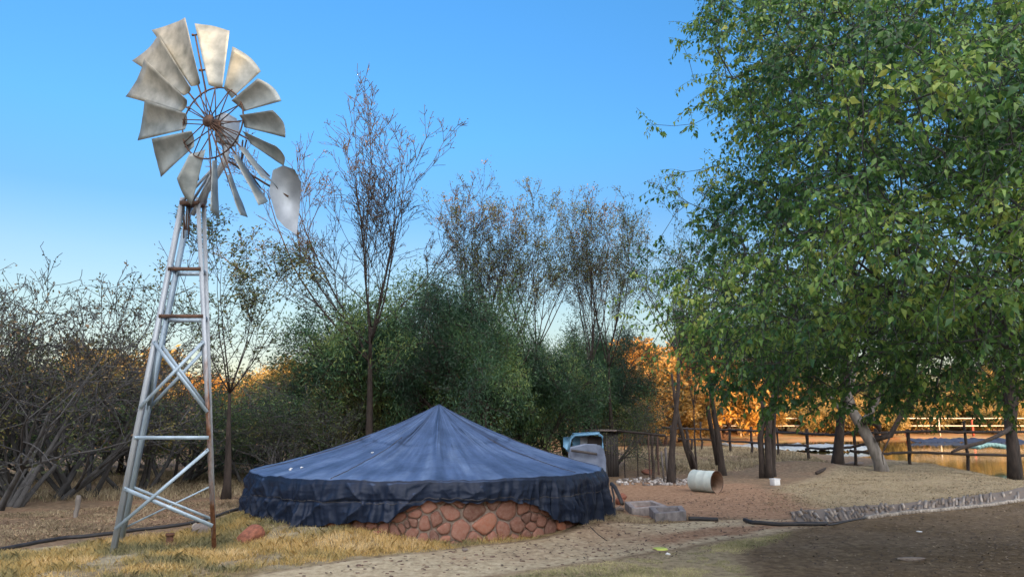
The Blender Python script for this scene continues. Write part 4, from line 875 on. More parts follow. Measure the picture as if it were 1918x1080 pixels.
rails = [[(1240, 800, 33), (1312, 803, 40), (1366, 805, 38), (1406, 806, 36)], [(1400, 806, 36), (1455, 809, 33.5), (1511, 811, 30.5)], [(1505, 812, 30.4), (1568, 814, 26.9), (1599, 808, 26.9), (1618, 806, 26.9)], [(1630, 810, 26.4), (1700, 808, 26.9), (1805, 809, 26.9), (1925, 808, 27.4)],
         [(1270, 822, 37), (1312, 822, 39.9), (1366, 826, 37.9), (1408, 827, 35.8)], [(1403, 828, 35.8), (1455, 832, 33.3), (1512, 834, 30.3)], [(1508, 839, 30.3), (1568, 840, 26.8), (1599, 836, 26.8), (1620, 830, 26.5)], [(1590, 843, 26.8), (1640, 849, 26.3), (1700, 846, 26.8), (1805, 850, 26.8), (1925, 852, 27.2)]]
for k, rl in enumerate(rails):
    mb = MB(); pts = np.array([P(a, b_, c_) for a, b_, c_ in rl]) - FO; u = np.linspace(0, len(pts) - 1, 5 * len(pts)); ip = np.stack([np.interp(u, np.arange(len(pts)), pts[:, d_]) for d_ in range(3)], 1)
    ip += np.random.default_rng(k).normal(0, 0.012, ip.shape); mb.tube(ip - [0, 0.07, 0], 0.048, 7); mb.obj("rail", M['bark'], wf, True)
# far pipe fence with pale rails and red posts
white = simple('pale paint', [(0.3, (0.50, 0.42, 0.34)), (0.7, (0.70, 0.60, 0.50))], 3, 0.7, 0); red = simple('red paint', [(0.3, (0.30, 0.05, 0.03)), (0.7, (0.45, 0.09, 0.05))], 3, 0.7, 0)
FF = np.array([GP(1600, 74), 74, 0.0]); ff = empty("pipe_fence", FF, "pale two rail pipe fence with red posts on the far bank of the pond", "fence")
for k, px in enumerate(range(1200, 2000, 62)):
    p = P(px, 783, 74.2); g = p.copy(); g[2] = float(hgt(g[0], g[1])) - 0.2; mb = MB(); mb.segs([g - FF], [p - FF], 0.07 if k % 2 else 0.11, 0.07 if k % 2 else 0.11, 6); o = mb.obj("post", red if k % 2 == 0 else white, ff)
    if k % 2 == 0: o["label"] = "red fence post"
for yy in (783, 797):
    mb = MB(); mb.tube([P(px, yy, 74) - FF for px in range(1190, 2000, 40)], 0.055, 5); mb.obj("rail", white, ff)
# the blue liner lying along the far edge of the water and a pale strip painted for reflected sky
lin = simple('blue plastic liner', [(0.3, (0.015, 0.022, 0.045)), (0.7, (0.04, 0.055, 0.095))], 2, 0.9, 0.3)
xs_ = np.linspace(GP(1695, 62), GP(1905, 62), 40); mb = MB(); rgn = np.random.default_rng(2)
rowsV = []
for dy, z in ((0, -0.17), (0.8, -0.05), (1.5, 0.10), (1.9, 0.13)):
    rowsV.append(np.stack([xs_, 60.5 + dy + 0.25 * np.sin(xs_ * 0.9) + 0.1 * rgn.normal(0, 1, 40), z + 0.04 * rgn.normal(0, 1, 40)], 1))
i = np.arange(39); mb.add(np.concatenate(rowsV), [np.stack([i + k * 40, i + 1 + k * 40, i + 1 + (k + 1) * 40, i + (k + 1) * 40], 1) for k in range(3)])
o = mb.obj("pond_liner", lin, None, True); tag(o, "dark blue plastic liner showing along the far edge of the pond", "liner"); md = o.modifiers.new("t", 'SOLIDIFY'); md.thickness = 0.02
pale = simple('pale sky reflection', [(0.3, (0.22, 0.26, 0.28)), (0.7, (0.42, 0.45, 0.44))], 2, 0.6, 0.3); xs_ = np.linspace(GP(1356, 46), GP(1590, 46), 60); rowsV = []
for dy, z in ((0, -0.05), (1.2, 0.10), (2.6, 0.16), (4.5, 0.10), (5.5, -0.05)):
    rowsV.append(np.stack([xs_, 43.5 + dy + 0.5 * np.sin(xs_ * 0.7) - (xs_ - xs_[0]) * 0.15, z + 0.05 * rgn.normal(0, 1, 60)], 1))
i = np.arange(59); mb = MB().add(np.concatenate(rowsV), [np.stack([i + k * 60, i + 1 + k * 60, i + 1 + (k + 1) * 60, i + (k + 1) * 60], 1) for k in range(4)])
o = mb.obj("reflection_sheet", pale, None, True); tag(o, "pale sheet added for sky reflected on the left end of the pond behind the fence", "plastic sheet"); md = o.modifiers.new("t", 'SOLIDIFY'); md.thickness = 0.02
mb = MB(); c0 = P(1860, 838, 33); 
for k in range(9):
    a = k / 8 * math.pi
    mb.tube([c0 + [1.1 * (k / 4 - 1) * 0.55, 0.0, 0.02 + 0.10 * math.sin(a)], c0 + [1.1 * (k / 4 - 1) * 0.55 + 0.15, 0.9, 0.02 + 0.10 * math.sin(a)]], 0.10, 6)
ob = mb.obj("floating_sheet", simple('pale teal plastic', [(0.3, (0.20, 0.38, 0.36)), (0.7, (0.35, 0.52, 0.48))], 4, 0.5, 0.2), None, True); tag(ob, "crumpled pale teal plastic sheet floating on the pond near the right edge", "plastic sheet")

# ------------------------------------------------------------------ low shed, wire pen, blue cart
board = simple('dark weathered sheet', [(0.3, (0.035, 0.032, 0.035)), (0.7, (0.095, 0.085, 0.082))], 6, 0.9, 0.4, stretch=(1, 1, 0.2))
SX, SY = GP(1130, 22.5), 22.6; zt = zat(806, 22.6)
sh = empty("shed", (SX, SY, 0), "low dark lean-to shed with a flat roof behind the right end of the tarpaulin", "shed")
xr = GP(1158, 22.5) - SX; xl = GP(1098, 22.5) - SX
mb = MB(); nn = 90
def corr(mb, x0, x1, y0, y1, z0, z1, amp=0.012, wl=0.076):
    L = math.hypot(x1 - x0, y1 - y0); n_ = max(4, int(L / wl * 6)); t = np.linspace(0, 1, n_); d = np.array([x1 - x0, y1 - y0]) / L; nrm2 = np.array([d[1], -d[0]])
    w_ = amp * np.sin(t * L / wl * 2 * np.pi); bx = x0 + (x1 - x0) * t + nrm2[0] * w_; by = y0 + (y1 - y0) * t + nrm2[1] * w_
    V = np.concatenate([np.stack([bx, by, t * 0 + z0], 1), np.stack([bx, by, t * 0 + z1], 1)]); i = np.arange(n_ - 1); mb.add(V, np.stack([i, i + 1, i + 1 + n_, i + n_], 1))
corr(mb, xr - 0.38, xr, 0, 0, -0.1, zt - 0.04); o = mb.obj("front_panel", board, sh); md = o.modifiers.new("t", 'SOLIDIFY'); md.thickness = 0.004
mb = MB(); corr(mb, xr, xr, 0.03, 1.6, -0.1, zt - 0.05); o = mb.obj("side_panel", board, sh); md = o.modifiers.new("t", 'SOLIDIFY'); md.thickness = 0.004
mb = MB(); corr(mb, xl, xr, 1.62, 1.62, -0.1, zt - 0.05); o = mb.obj("back_panel", board, sh); md = o.modifiers.new("t", 'SOLIDIFY'); md.thickness = 0.004
mb = MB(); mb.box(((xl + xr) / 2, 0.75, zt), (xr - xl + 0.16, 1.9, 0.03), None); mb.box(((xl + xr) / 2 - 0.1, 0.2, zt + 0.026), (xr - xl - 0.3, 0.7, 0.018), rotz(0.05)); mb.obj("roof", simple('grey roof sheet', [(0.3, (0.10, 0.08, 0.08)), (0.7, (0.24, 0.20, 0.19))], 5, 0.8, 0.3), sh)
for xx in (xl + 0.05, xr - 0.42):
    mb = MB(); stick(mb, (xx, 0.0, -0.1), (xx, 0.0, zt - 0.02), 0.04, 7, 0.005, 3); mb.obj("corner_post", M['bark'], sh, True)
# pen
PO = np.array([GP(1200, 22), 22.0, 0.0]); pen = empty("wire_pen", PO, "see-through wire pen on thin poles joined to the low shed", "pen")
zb = zat(812, 22); x0, x1 = GP(1160, 22), GP(1238, 22)
mb = MB(); stick(mb, P(1156, 807, 22.2) - PO, P(1246, 815, 21.0) - PO, 0.035, 7, 0.01, 1); mb.obj("top_rail", M['bark'], pen, True)
for k, (px, y_, rr) in enumerate([(1169, 22.1, .018), (1193, 22.0, .018), (1215, 21.8, .025), (1221, 21.6, .045), (1231, 23.2, .03), (1262, 20.8, .018)]):
    p = P(px, 812 + (k % 2), y_); q = p.copy(); q[2] = -0.15; mb = MB(); stick(mb, p - PO, q - PO, rr, 6, 0.006, k); mb.obj("pole", M['bark_red'] if k in (2, 4) else M['bark'], pen, True)
mb = MB()
a_, b_ = P(1160, 812, 22.1), P(1262, 815, 21.0)
nw = 60; tt2 = np.linspace(0, 1, nw)[:, None]; top = a_ * (1 - tt2) + b_ * tt2; bot = top.copy(); bot[:, 2] = 0
mb.segs(top - PO, bot - PO, 0.0016, 0.0016, 3)
for z in np.linspace(0.02, 1.0, 20):
    q0, q1 = top[0].copy(), top[-1].copy(); q0[2] *= z; q1[2] *= z; mb.segs([q0 - PO], [q1 - PO], 0.0016, 0.0016, 3)
mb.obj("wire_mesh", simple('rusty wire', [(0.3, (0.12, 0.09, 0.08)), (0.7, (0.25, 0.2, 0.18))], 5, 0.7, 0), pen)
# pale plank leaning at the dark trunk
mb = MB(); p = P(1246, 838, 20.3); q = P(1252, 904, 20.1); d = unit(q - p); mb.box((p + q) / 2, (np.linalg.norm(q - p), 0.03, 0.19), frame(d, (0, -1, 0))); 
mb.box((p + q) / 2 + [-0.10, 0.06, -0.06], (np.linalg.norm(q - p) * 0.9, 0.025, 0.12), frame(d, (0, -1, 0)))
tag(mb.obj("plank", simple('grey plank', [(0.3, (0.10, 0.09, 0.085)), (0.7, (0.22, 0.20, 0.19))], 8, 0.9, 0.4, stretch=(1, 1, 0.2))), "grey weathered boards leaning on the dark trunk by the wire pen", "plank")
# cart
lb = simple('light blue paint', [(0.3, (0.07, 0.18, 0.30)), (0.62, (0.13, 0.30, 0.46)), (0.8, (0.28, 0.38, 0.46))], 4, 0.5, 0.15)
CO = np.array([GP(1092, 19.5), 19.5, 0.0]); cart = empty("utility_cart", CO, "small light blue utility cart with windscreen frame beyond the tarpaulin's right end", "cart")
C_ = lambda px, py, y_=19.5: P(px, py, y_) - CO
def plate(mb, pts, th_=0.03, dirn=(0, 1, 0)):
    V = np.array(pts, float); n_ = len(V); o_ = np.array(dirn) * th_; i = np.arange(n_)
    mb.add(np.concatenate([V, V + o_]), [i[None], (i[::-1] + n_)[None], np.stack([i, (i + 1) % n_, (i + 1) % n_ + n_, i + n_], 1)])
mb = MB(); fr_ = [C_(1064, 846), C_(1069, 822), C_(1076, 815), C_(1122, 812), C_(1128, 817), C_(1129, 836), C_(1127, 850)]
mb.tube(fr_, 0.028, 8); mb.tube([p + np.array([0, 0.55, 0.0]) for p in fr_], 0.025, 8)
for k in (2, 3): mb.tube([fr_[k], fr_[k] + np.array([0, 0.55, 0])], 0.025, 8)
mb.obj("cab_frame", lb, cart, True)
mb = MB(); plate(mb, [C_(1075, 815) + [0, 0.0, 0.03], C_(1123, 812) + [0, 0, 0.03], C_(1123, 812) + [0, 0.6, 0.03], C_(1075, 815) + [0, 0.6, 0.03]], 0.02, (0, 0, 1)); mb.obj("roof", lb, cart)
mb = MB(); plate(mb, [C_(1072, 834, 20.0), C_(1088, 834, 20.0), C_(1088, 818, 20.0), C_(1073, 818, 20.0)], 0.02); mb.obj("rear_panel", lb, cart)
mb = MB(); plate(mb, [C_(1087, 834, 19.9), C_(1100, 834, 19.9), C_(1100, 818, 19.9), C_(1087, 818, 19.9)], 0.03); mb.obj("seat_back", simple('grey vinyl', [(0.3, (0.24, 0.26, 0.30)), (0.7, (0.34, 0.36, 0.40))], 6, 0.6, 0), cart)
mb = MB(); plate(mb, [C_(1101, 834, 19.95), C_(1126, 834, 19.95), C_(1126, 817, 19.95), C_(1101, 817, 19.95)], 0.02); mb.obj("rear_dark_plate", simple('painted dark interior', [(0.3, (0.008, 0.006, 0.006)), (0.7, (0.02, 0.012, 0.012))], 4, 0.8, 0), cart)  # black plate painted for the shade inside the cart's open rear
mb = MB(); plate(mb, [C_(1055, 836), C_(1063, 843), C_(1071, 822), C_(1070, 817), C_(1055, 818)], 0.025); mb.obj("door", lb, cart)
mb = MB(); cs_ = [C_(1068, 840), C_(1095, 834), C_(1116, 835), C_(1122, 842), C_(1125, 858), C_(1125, 905), C_(1068, 905)]; plate(mb, cs_, 0.7, (0, -1, 0)); o = mb.obj("bonnet", simple("faded grey blue paint", [(0.3, (0.10, 0.13, 0.20)), (0.7, (0.20, 0.25, 0.35))], 5, 0.6, 0.2), cart); md = o.modifiers.new("b", 'BEVEL'); md.width = 0.05; md.segments = 3
for px, y_ in ((1072, 19.0), (1130, 19.0), (1072, 20.2), (1130, 20.2)):
    c = P(px, 880, y_) - CO; c[2] = 0.24; mb = MB(); mb.segs([c + [-0.08, 0, 0]], [c + [0.08, 0, 0]], 0.25, 0.25, 20); mb.obj("wheel", simple('tyre', [(0.3, (0.02, 0.02, 0.02)), (0.7, (0.04, 0.04, 0.04))], 6, 0.9, 0), cart)
mb = MB(); mb.tube([C_(1070, 843, 18.7), C_(1100, 847, 18.7), C_(1118, 850, 18.7)], 0.035, 6); mb.obj('bumper', board, cart, True)
# pale bag lying on the tarpaulin's rim before the cart
mb = MB(); q = P(1045, 842, 15.9); 
pts = [on_tarp(a_, t_, 0.03) + [TC[0], TC[1], 0] for a_, t_ in ((0.85, 0.93), (0.74, 0.95), (0.62, 0.96), (0.52, 0.97), (0.44, 0.99))]; mb.tube(pts, [0.012, 0.026, 0.016, 0.028, 0.01], 8)
tag(mb.obj("plastic_bag", wm, None, True), "crumpled white plastic strip on the tarpaulin's back rim by the blue cart", "plastic bag")

# ------------------------------------------------------------------ drum, basins, small box and litter
drm = simple('pale drum paint', [(0.3, (0.42, 0.50, 0.48)), (0.62, (0.56, 0.62, 0.58)), (0.8, (0.36, 0.29, 0.21))], 6, 0.65, 0.2)
c = G(1322, 921); DR = 0.25; DO = np.array([c[0], c[1], 0.0]); drum = empty("oil_drum", DO, "pale blue white drum lying on its side with its rusty open end facing right", "drum")
ax = unit(np.array([0.66, -0.75, 0.0])); sA = np.cross(ax, [0, 0, 1.0]); Cn = np.array([0, 0, DR + float(hgt(c[0], c[1])) - 0.01])
def lathe(prof, mb, n=36):
    V = []
    for s_, r in prof:
        a = np.arange(n) * 2 * np.pi / n; V.append(Cn + ax * s_ + (sA[None] * np.cos(a)[:, None] + np.array([0, 0, 1.0])[None] * np.sin(a)[:, None]) * r)
    i = np.arange(n); j = (i + 1) % n; mb.add(np.concatenate(V), [np.stack([i + k * n, j + k * n, j + (k + 1) * n, i + (k + 1) * n], 1) for k in range(len(prof) - 1)])
mb = MB(); lathe([(-0.312, 0.02), (-0.312, DR - 0.03), (-0.328, DR - 0.01), (-0.312, DR), (-0.125, DR - 0.008), (-0.113, DR - 0.002), (-0.101, DR - 0.008), (0.094, DR - 0.008), (0.105, DR - 0.002), (0.117, DR - 0.008), (0.312, DR)], mb); mb.obj("shell", drm, drum, True)
mb = MB(); lathe([(0.300, DR - 0.006), (0.312, DR + 0.008), (0.320, DR + 0.002), (0.312, DR - 0.012), (0.300, DR - 0.012)], mb); mb.obj("rim", M['steel_dark'], drum, True)
mb = MB(); lathe([(0.308, DR - 0.014), (-0.296, DR - 0.014), (-0.300, DR - 0.02), (-0.300, 0.0)], mb); mb.obj("inside", simple('rusty drum inside', [(0.3, (0.16, 0.10, 0.07)), (0.7, (0.36, 0.25, 0.18))], 6, 0.9, 0.3), drum, True)
conc = simple('weathered concrete', [(0.3, (0.17, 0.15, 0.145)), (0.7, (0.34, 0.31, 0.30))], 9, 0.95, 0.5); concd = simple('dark concrete', [(0.3, (0.10, 0.095, 0.10)), (0.7, (0.24, 0.225, 0.23))], 9, 0.95, 0.5)
def basin(pxs, z1, wall, mat_, name, label, tilt):
    fl, frr, bk, bl_ = [G(*p_) for p_ in pxs]; ctr = (fl + frr + bk + bl_) / 4
    o = empty(name, (ctr[0], ctr[1], 0), label, "basin"); cs_ = [fl, frr, bk, bl_]; mb = MB()
    V = []; n_ = 4
    inn = [ctr + (c_ - ctr) * wall for c_ in cs_]
    for z, ring_ in ((-0.05, cs_), (z1, cs_), (z1, inn), (0.02, inn)):
        for k, c_ in enumerate(ring_): V.append([c_[0] - ctr[0], c_[1] - ctr[1], z + (tilt[k] if z > 0.03 else 0)])
    F = [np.array([[k, (k + 1) % 4, (k + 1) % 4 + 4, k + 4], [k + 4, (k + 1) % 4 + 4, (k + 1) % 4 + 8, k + 8], [k + 8, (k + 1) % 4 + 8, (k + 1) % 4 + 12, k + 12]]) for k in range(4)] + [np.array([[12, 13, 14, 15]])]
    mb.add(np.array(V), F); b_ = mb.obj("frame", mat_, o); md = b_.modifiers.new("b", 'BEVEL'); md.width = 0.012; md.segments = 2
    mb = MB(); mb.add([[p_[0] - ctr[0], p_[1] - ctr[1], 0.045] for p_ in inn], [[0, 1, 2, 3]]); mb.obj("soil_fill", simple('red soil fill', [(0.3, (0.16, 0.08, 0.05)), (0.7, (0.34, 0.19, 0.12))], 9, 1, 0.4), o)
basin([(1184, 966), (1250, 960), (1222, 949), (1170, 952)], 0.13, 0.72, conc, "concrete_basin", "larger square concrete basin frame nearest the tarpaulin's right end", (0, 0, 0, 0))
basin([(1228, 979), (1286, 974), (1278, 962), (1216, 965)], 0.15, 0.66, concd, "concrete_basin", "smaller darker concrete basin frame right of the larger basin", (0, 0, 0, 0))
def rock(px, py, size, mat_, label, name="rock", seed=0, rzz=0.0, cat="rock", group=None, flat=1.0, z=None):
    rr = np.random.default_rng(seed); import bmesh
    bm = bmesh.new(); bmesh.ops.create_icosphere(bm, subdivisions=3, radius=1.0); pl = [(unit(rr.normal(0, 1, 3)), rr.uniform(0.55, 0.85)) for _ in range(12)]
    for v in bm.verts:
        p_ = np.array(v.co)
        for nn_, d_ in pl:
            e = p_ @ nn_ - d_
            if e > 0: p_ = p_ - nn_ * e * 0.9
        v.co = p_ * (1 + 0.05 * (vnoise(p_[0] * 3 + seed, p_[1] * 3 + p_[2]) - .5))
    me_ = bpy.data.meshes.new(name); bm.to_mesh(me_); bm.free(); me_.materials.append(mat_); me_.polygons.foreach_set("use_smooth", np.ones(len(me_.polygons), bool))
    o = bpy.data.objects.new(name, me_); COL.objects.link(o); g = G(px, py); o.scale = size; o.rotation_euler = (0, 0, rzz); o.location = (g[0], g[1], (z if z is not None else float(hgt(g[0], g[1])) + size[2] * 0.5)); tag(o, label, cat, group); return o
rs = simple('red rock', [(0.3, (0.12, 0.045, 0.03)), (0.7, (0.33, 0.125, 0.075))], 5, 0.85, 0.5); gs = simple('grey rock', [(0.3, (0.12, 0.10, 0.09)), (0.7, (0.27, 0.23, 0.20))], 5, 0.9, 0.5)
o = rock(471, 1020, (0.21, 0.15, 0.15), rs, "large red rock leaning at the left foot of the tarpaulin", seed=2, rzz=0.5); o.rotation_euler = (0.1, -0.45, 0.4)
rock(378, 1003, (0.15, 0.12, 0.11), gs, "dark grey boulder behind the right leg of the windmill", seed=3)
rock(362, 998, (0.06, 0.06, 0.10), simple('pale stone', [(0.3, (0.30, 0.26, 0.22)), (0.7, (0.45, 0.40, 0.35))], 6, 0.9, 0.3), "small pale stone leaning on the dark grey boulder", seed=4)
rock(1160, 944, (0.12, 0.09, 0.09), rs, "red rock at the right foot of the tarpaulin", seed=5); rock(1166, 934, (0.13, 0.10, 0.10), rs, "pinkish red rock behind the bent pipe", seed=6, rzz=1)
rock(1158, 956, (0.10, 0.07, 0.06), gs, "grey rock below the bent pipe", seed=7); rock(705, 1019, (0.065, 0.05, 0.05), rs, "small bright red stone in the golden grass below the tarpaulin", seed=8)
rock(1214, 888, (0.22, 0.15, 0.12), rs, "red brown rock inside the wire pen", seed=9); rock(871, 1032, (0.045, 0.035, 0.025), gs, "small round stone on the sandy track's upper edge", seed=10)
rock(1600, 873, (0.42, 0.2, 0.10), gs, "flat grey stone at the foot of the rail fence", seed=11); rock(1708, 1049, (0.20, 0.05, 0.03), gs, "flat grey piece of wood on the shade-darkened soil at lower right", seed=12, name="wood_chunk", cat="wood chunk")
# stub pipe on its orange footing
g = G(317, 1022); o = MB(); Rr = 0.045
o.segs([[0, 0, -0.05]], [[0, 0, 0.15]], Rr, Rr, 14); o.segs([[0, 0, 0.13]], [[0, 0, 0.165]], Rr + 0.012, Rr + 0.012, 14); o.box((0.03, -0.03, 0.02), (0.12, 0.10, 0.05))
ob = o.obj("borehole_pipe", M['rust']); ob.location = tuple(g); tag(ob, "short rusty red pipe stub rising from the grass between the windmill legs", "pipe")
g = G(300, 1024); mb = MB(); th = np.linspace(0, 2 * np.pi, 25)[:-1]
# black hose pipes
blk = simple('black hose', [(0.3, (0.012, 0.012, 0.014)), (0.7, (0.035, 0.034, 0.036))], 6, 0.6, 0)
def hose(pts, r, label, name="hose", mat_=blk, cat="hose", lift=0.0):
    W_ = []
    for k in range(len(pts) - 1):
        for t in np.linspace(0, 1, 8)[:(None if k == len(pts) - 2 else -1)]:
            px = pts[k][0] * (1 - t) + pts[k + 1][0] * t; py = pts[k][1] * (1 - t) + pts[k + 1][1] * t; g = G(px, py); g[2] = float(hgt(g[0], g[1])) + r * 0.8 + lift; W_.append(g)
    ob = MB(); ob.tube(np.array(W_), r, 8); ob = ob.obj(name, mat_, None, True); tag(ob, label, cat); return ob
hose([(-60, 1040), (0, 1031), (60, 1020), (120, 1009), (200, 1002), (260, 994), (330, 988), (400, 980), (480, 970)], 0.028, "long black hose on the ground running behind the windmill legs to the tarpaulin")
hose([(1395, 976), (1410, 982), (1460, 985), (1510, 984), (1550, 983)], 0.034, "short thick black pipe lying where the drain meets the sandy track")
hose([(1550, 984), (1600, 974), (1650, 967), (1700, 963)], 0.018, "thin black pipe along the lower edge of the drain")
hose([(1290, 974), (1310, 974), (1345, 976)], 0.035, "short black pipe piece right of the concrete basins")
mb = MB(); mb.tube([P(1145, 905, 11.7), P(1152, 912, 11.6), P(1158, 925, 11.5), P(1166, 943, 11.3)], [0.03] * 4, 8); mb.tube([P(1146, 912, 11.8), P(1150, 930, 11.7), P(1150, 950, 11.5)], 0.015, 6)
tag(mb.obj("bent_pipe", blk, None, True), "bent black pipe coming out of the reservoir by the red rocks", "pipe")
g0 = G(1112, 1000); mb = MB(); mb.tube([P(1105, 985, 10.2), P(1120, 1000, 9.9), P(1137, 1012, 9.72)], 0.006, 5); tag(mb.obj("twig", M['bark']), "thin dark twig sticking out under the tarpaulin's right hem", "twig")
# small white box, lid and cup
g = G(1452, 909); mb = MB(); mb.box((0, 0, 0.075), (0.20, 0.16, 0.15)); mb.box((0, 0, 0.158), (0.225, 0.18, 0.02)); o = mb.obj("white_box", wm); o.location = (g[0], g[1], float(hgt(g[0], g[1]))); o.rotation_euler = (0, 0, 0.5); md = o.modifiers.new("b", 'BEVEL'); md.width = 0.012; md.segments = 2
tag(o, "small white lidded plastic box at the foot of the twin dark stems", "box")
g = G(1237, 1027); mb = MB(); a = np.arange(24) * 2 * np.pi / 24
pr_ = [(0.0, 0.02), (0.075, 0.022), (0.095, 0.012), (0.098, 0.004)]; mb.add(np.concatenate([np.stack([r * np.cos(a), r * np.sin(a), a * 0 + z], 1) for r, z in pr_]), [np.stack([np.arange(24) + k * 24, (np.arange(24) + 1) % 24 + k * 24, (np.arange(24) + 1) % 24 + (k + 1) * 24, np.arange(24) + (k + 1) * 24], 1) for k in range(3)])
o = mb.obj("lid", simple('yellow green plastic', [(0.3, (0.38, 0.46, 0.07)), (0.7, (0.52, 0.58, 0.12))], 5, 0.5, 0)); o.location = (g[0], g[1], float(hgt(g[0], g[1]))); tag(o, "yellow green plastic lid lying on the sandy ground", "lid")
rock(1251, 1037, (0.035, 0.03, 0.022), wm, "small crumpled white scrap beside the yellow green lid", "scrap", 13, cat="scrap")
rock(1722, 995, (0.05, 0.03, 0.012), wm, "small white scrap on the shade-darkened soil at right", "scrap", 14, cat="scrap")
g = G(157, 962); mb = MB(); stick(mb, (0, 0, -0.1), (0.03, 0, 0.36), 0.04, 8, 0.004, 5); o = mb.obj("stake", M['bark_grey'], None, True); o.location = (GP(157, 13.3), 13.3, 0); tag(o, "short weathered wooden stake standing left of the windmill", "stake")
mb = MB(); mb.tube([G(1530, 890) + [0, 0, .08], G(1550, 883) + [0, 0, .1], G(1570, 873) + [0, 0, .2]], [0.05, 0.06, 0.04], 7); tag(mb.obj("log", M['bark'], None, True), "dark thin log lying on the mound below the fence", "log")

# ------------------------------------------------------------------ kerbed stone drain curving to the right
ks = simple('grey drain stone', [(0.3, (0.22, 0.19, 0.17)), (0.7, (0.48, 0.43, 0.38))], 14, 0.9, 0.4)
up = [(1480, 962), (1540, 957), (1620, 951), (1700, 945), (1780, 938), (1850, 928), (1918, 918), (2000, 903)]; lo_ = [(1490, 978), (1560, 978), (1630, 969), (1700, 962), (1780, 955), (1850, 948), (1918, 938), (2000, 922)]
U_ = np.array([G(*p_)[:2] for p_ in up]); L_ = np.array([G(*p_)[:2] for p_ in lo_]); m_ = 84; tq = np.linspace(0, len(U_) - 1, m_)
iU = np.stack([np.interp(tq, np.arange(len(U_)), U_[:, k]) for k in (0, 1)], 1); iL = np.stack([np.interp(tq, np.arange(len(L_)), L_[:, k]) for k in (0, 1)], 1)
rr = np.random.default_rng(6); dr = empty("stone_drain", (float(iL[40][0]), float(iL[40][1]), 0), "shallow stone lined drain curving away to the right edge", "drain"); DO_ = np.array([iL[40][0], iL[40][1], 0]); 
bed = MB(); hb = lambda q, z: np.array([q[0], q[1], float(hgt(q[0], q[1])) + z]) - DO_
Vb = []
for k in range(m_):
    for f_, z in ((0.0, 0.012), (0.35, 0.004), (0.7, 0.018), (1.0, 0.035), (1.12, 0.0)): Vb.append(hb(iL[k] * (1 - f_) + iU[k] * f_ + rr.normal(0, .015, 2), z))
i = np.arange(m_ - 1); bed.add(np.array(Vb), [np.stack([i * 5 + c_, (i + 1) * 5 + c_, (i + 1) * 5 + c_ + 1, i * 5 + c_ + 1], 1) for c_ in range(4)], 0.42)
mb = bed
for k in range(m_ - 1):
    cuts = [0.02] + sorted(rr.uniform(0.25, 0.8, int(rr.integers(1, 3))).tolist()) + [1.0 + rr.uniform(-0.2, 0.12)]
    for c_ in range(len(cuts) - 1):
        if rr.random() < 0.42 + (0.35 if k > 60 else 0): continue
        f0, f1 = cuts[c_] + 0.03, cuts[c_ + 1] - 0.02; g0, g1 = rr.uniform(0.0, 0.2), rr.uniform(0.65, 1.0); sh_ = rr.uniform(-0.5, 0.5)
        Lr = lambda u, f_: (iL[k] * (1 - u) + iL[k + 1] * u) * (1 - f_) + (iU[k] * (1 - u) + iU[k + 1] * u) * f_
        q4 = [Lr(g0, f0), Lr(g1, f0), Lr(g1 + sh_, f1), Lr(g0 + sh_, f1)]; tz = 0.012 + rr.uniform(0, 0.018)
        V = np.array([hb(q_, tz + 0.03 * f_) for q_, f_ in zip(q4, (f0, f0, f1, f1))] + [hb(q_, -0.04) for q_ in q4])
        mb.add(V, np.array([[0, 1, 2, 3], [0, 4, 5, 1], [1, 5, 6, 2], [2, 6, 7, 3], [3, 7, 4, 0]]), float(rr.random()))
nt = ks.node_tree; b = nt.nodes['Principled BSDF']; nt.links.new(mixc(nt, ramp(nt, noise(nt, 14, 5), [(0.35, (0, 0, 0)), (0.7, (0.6, 0.6, 0.6))]), ramp(nt, attr(nt, 'tint'), [(0.0, (0.05, 0.042, 0.035)), (0.5, (0.17, 0.145, 0.12)), (1.0, (0.42, 0.375, 0.32))]), (0.22, 0.15, 0.10)), b.inputs['Base Color'])
mb.obj("stone_bed", ks, dr)
mb = MB()
for k in range(22, m_ - 2):
    q0, q1 = iL[k], iL[k + 1]; c = (q0 + q1) / 2; L2 = np.linalg.norm(q1 - q0); a = math.atan2(*(q1 - q0)[::-1]); n2 = unit(q0 - iU[k]); c = c + n2 * 0.05
    mb.box(np.array([c[0], c[1], float(hgt(c[0], c[1])) + 0.02 + rr.uniform(-.006, .01)]) - DO_, (L2 * 0.97, 0.085, 0.06), rotz(a + rr.normal(0, .02)))
mb.obj("kerb", simple('pale kerb', [(0.3, (0.20, 0.175, 0.15)), (0.7, (0.42, 0.38, 0.33))], 12, 0.9, 0.4), dr)

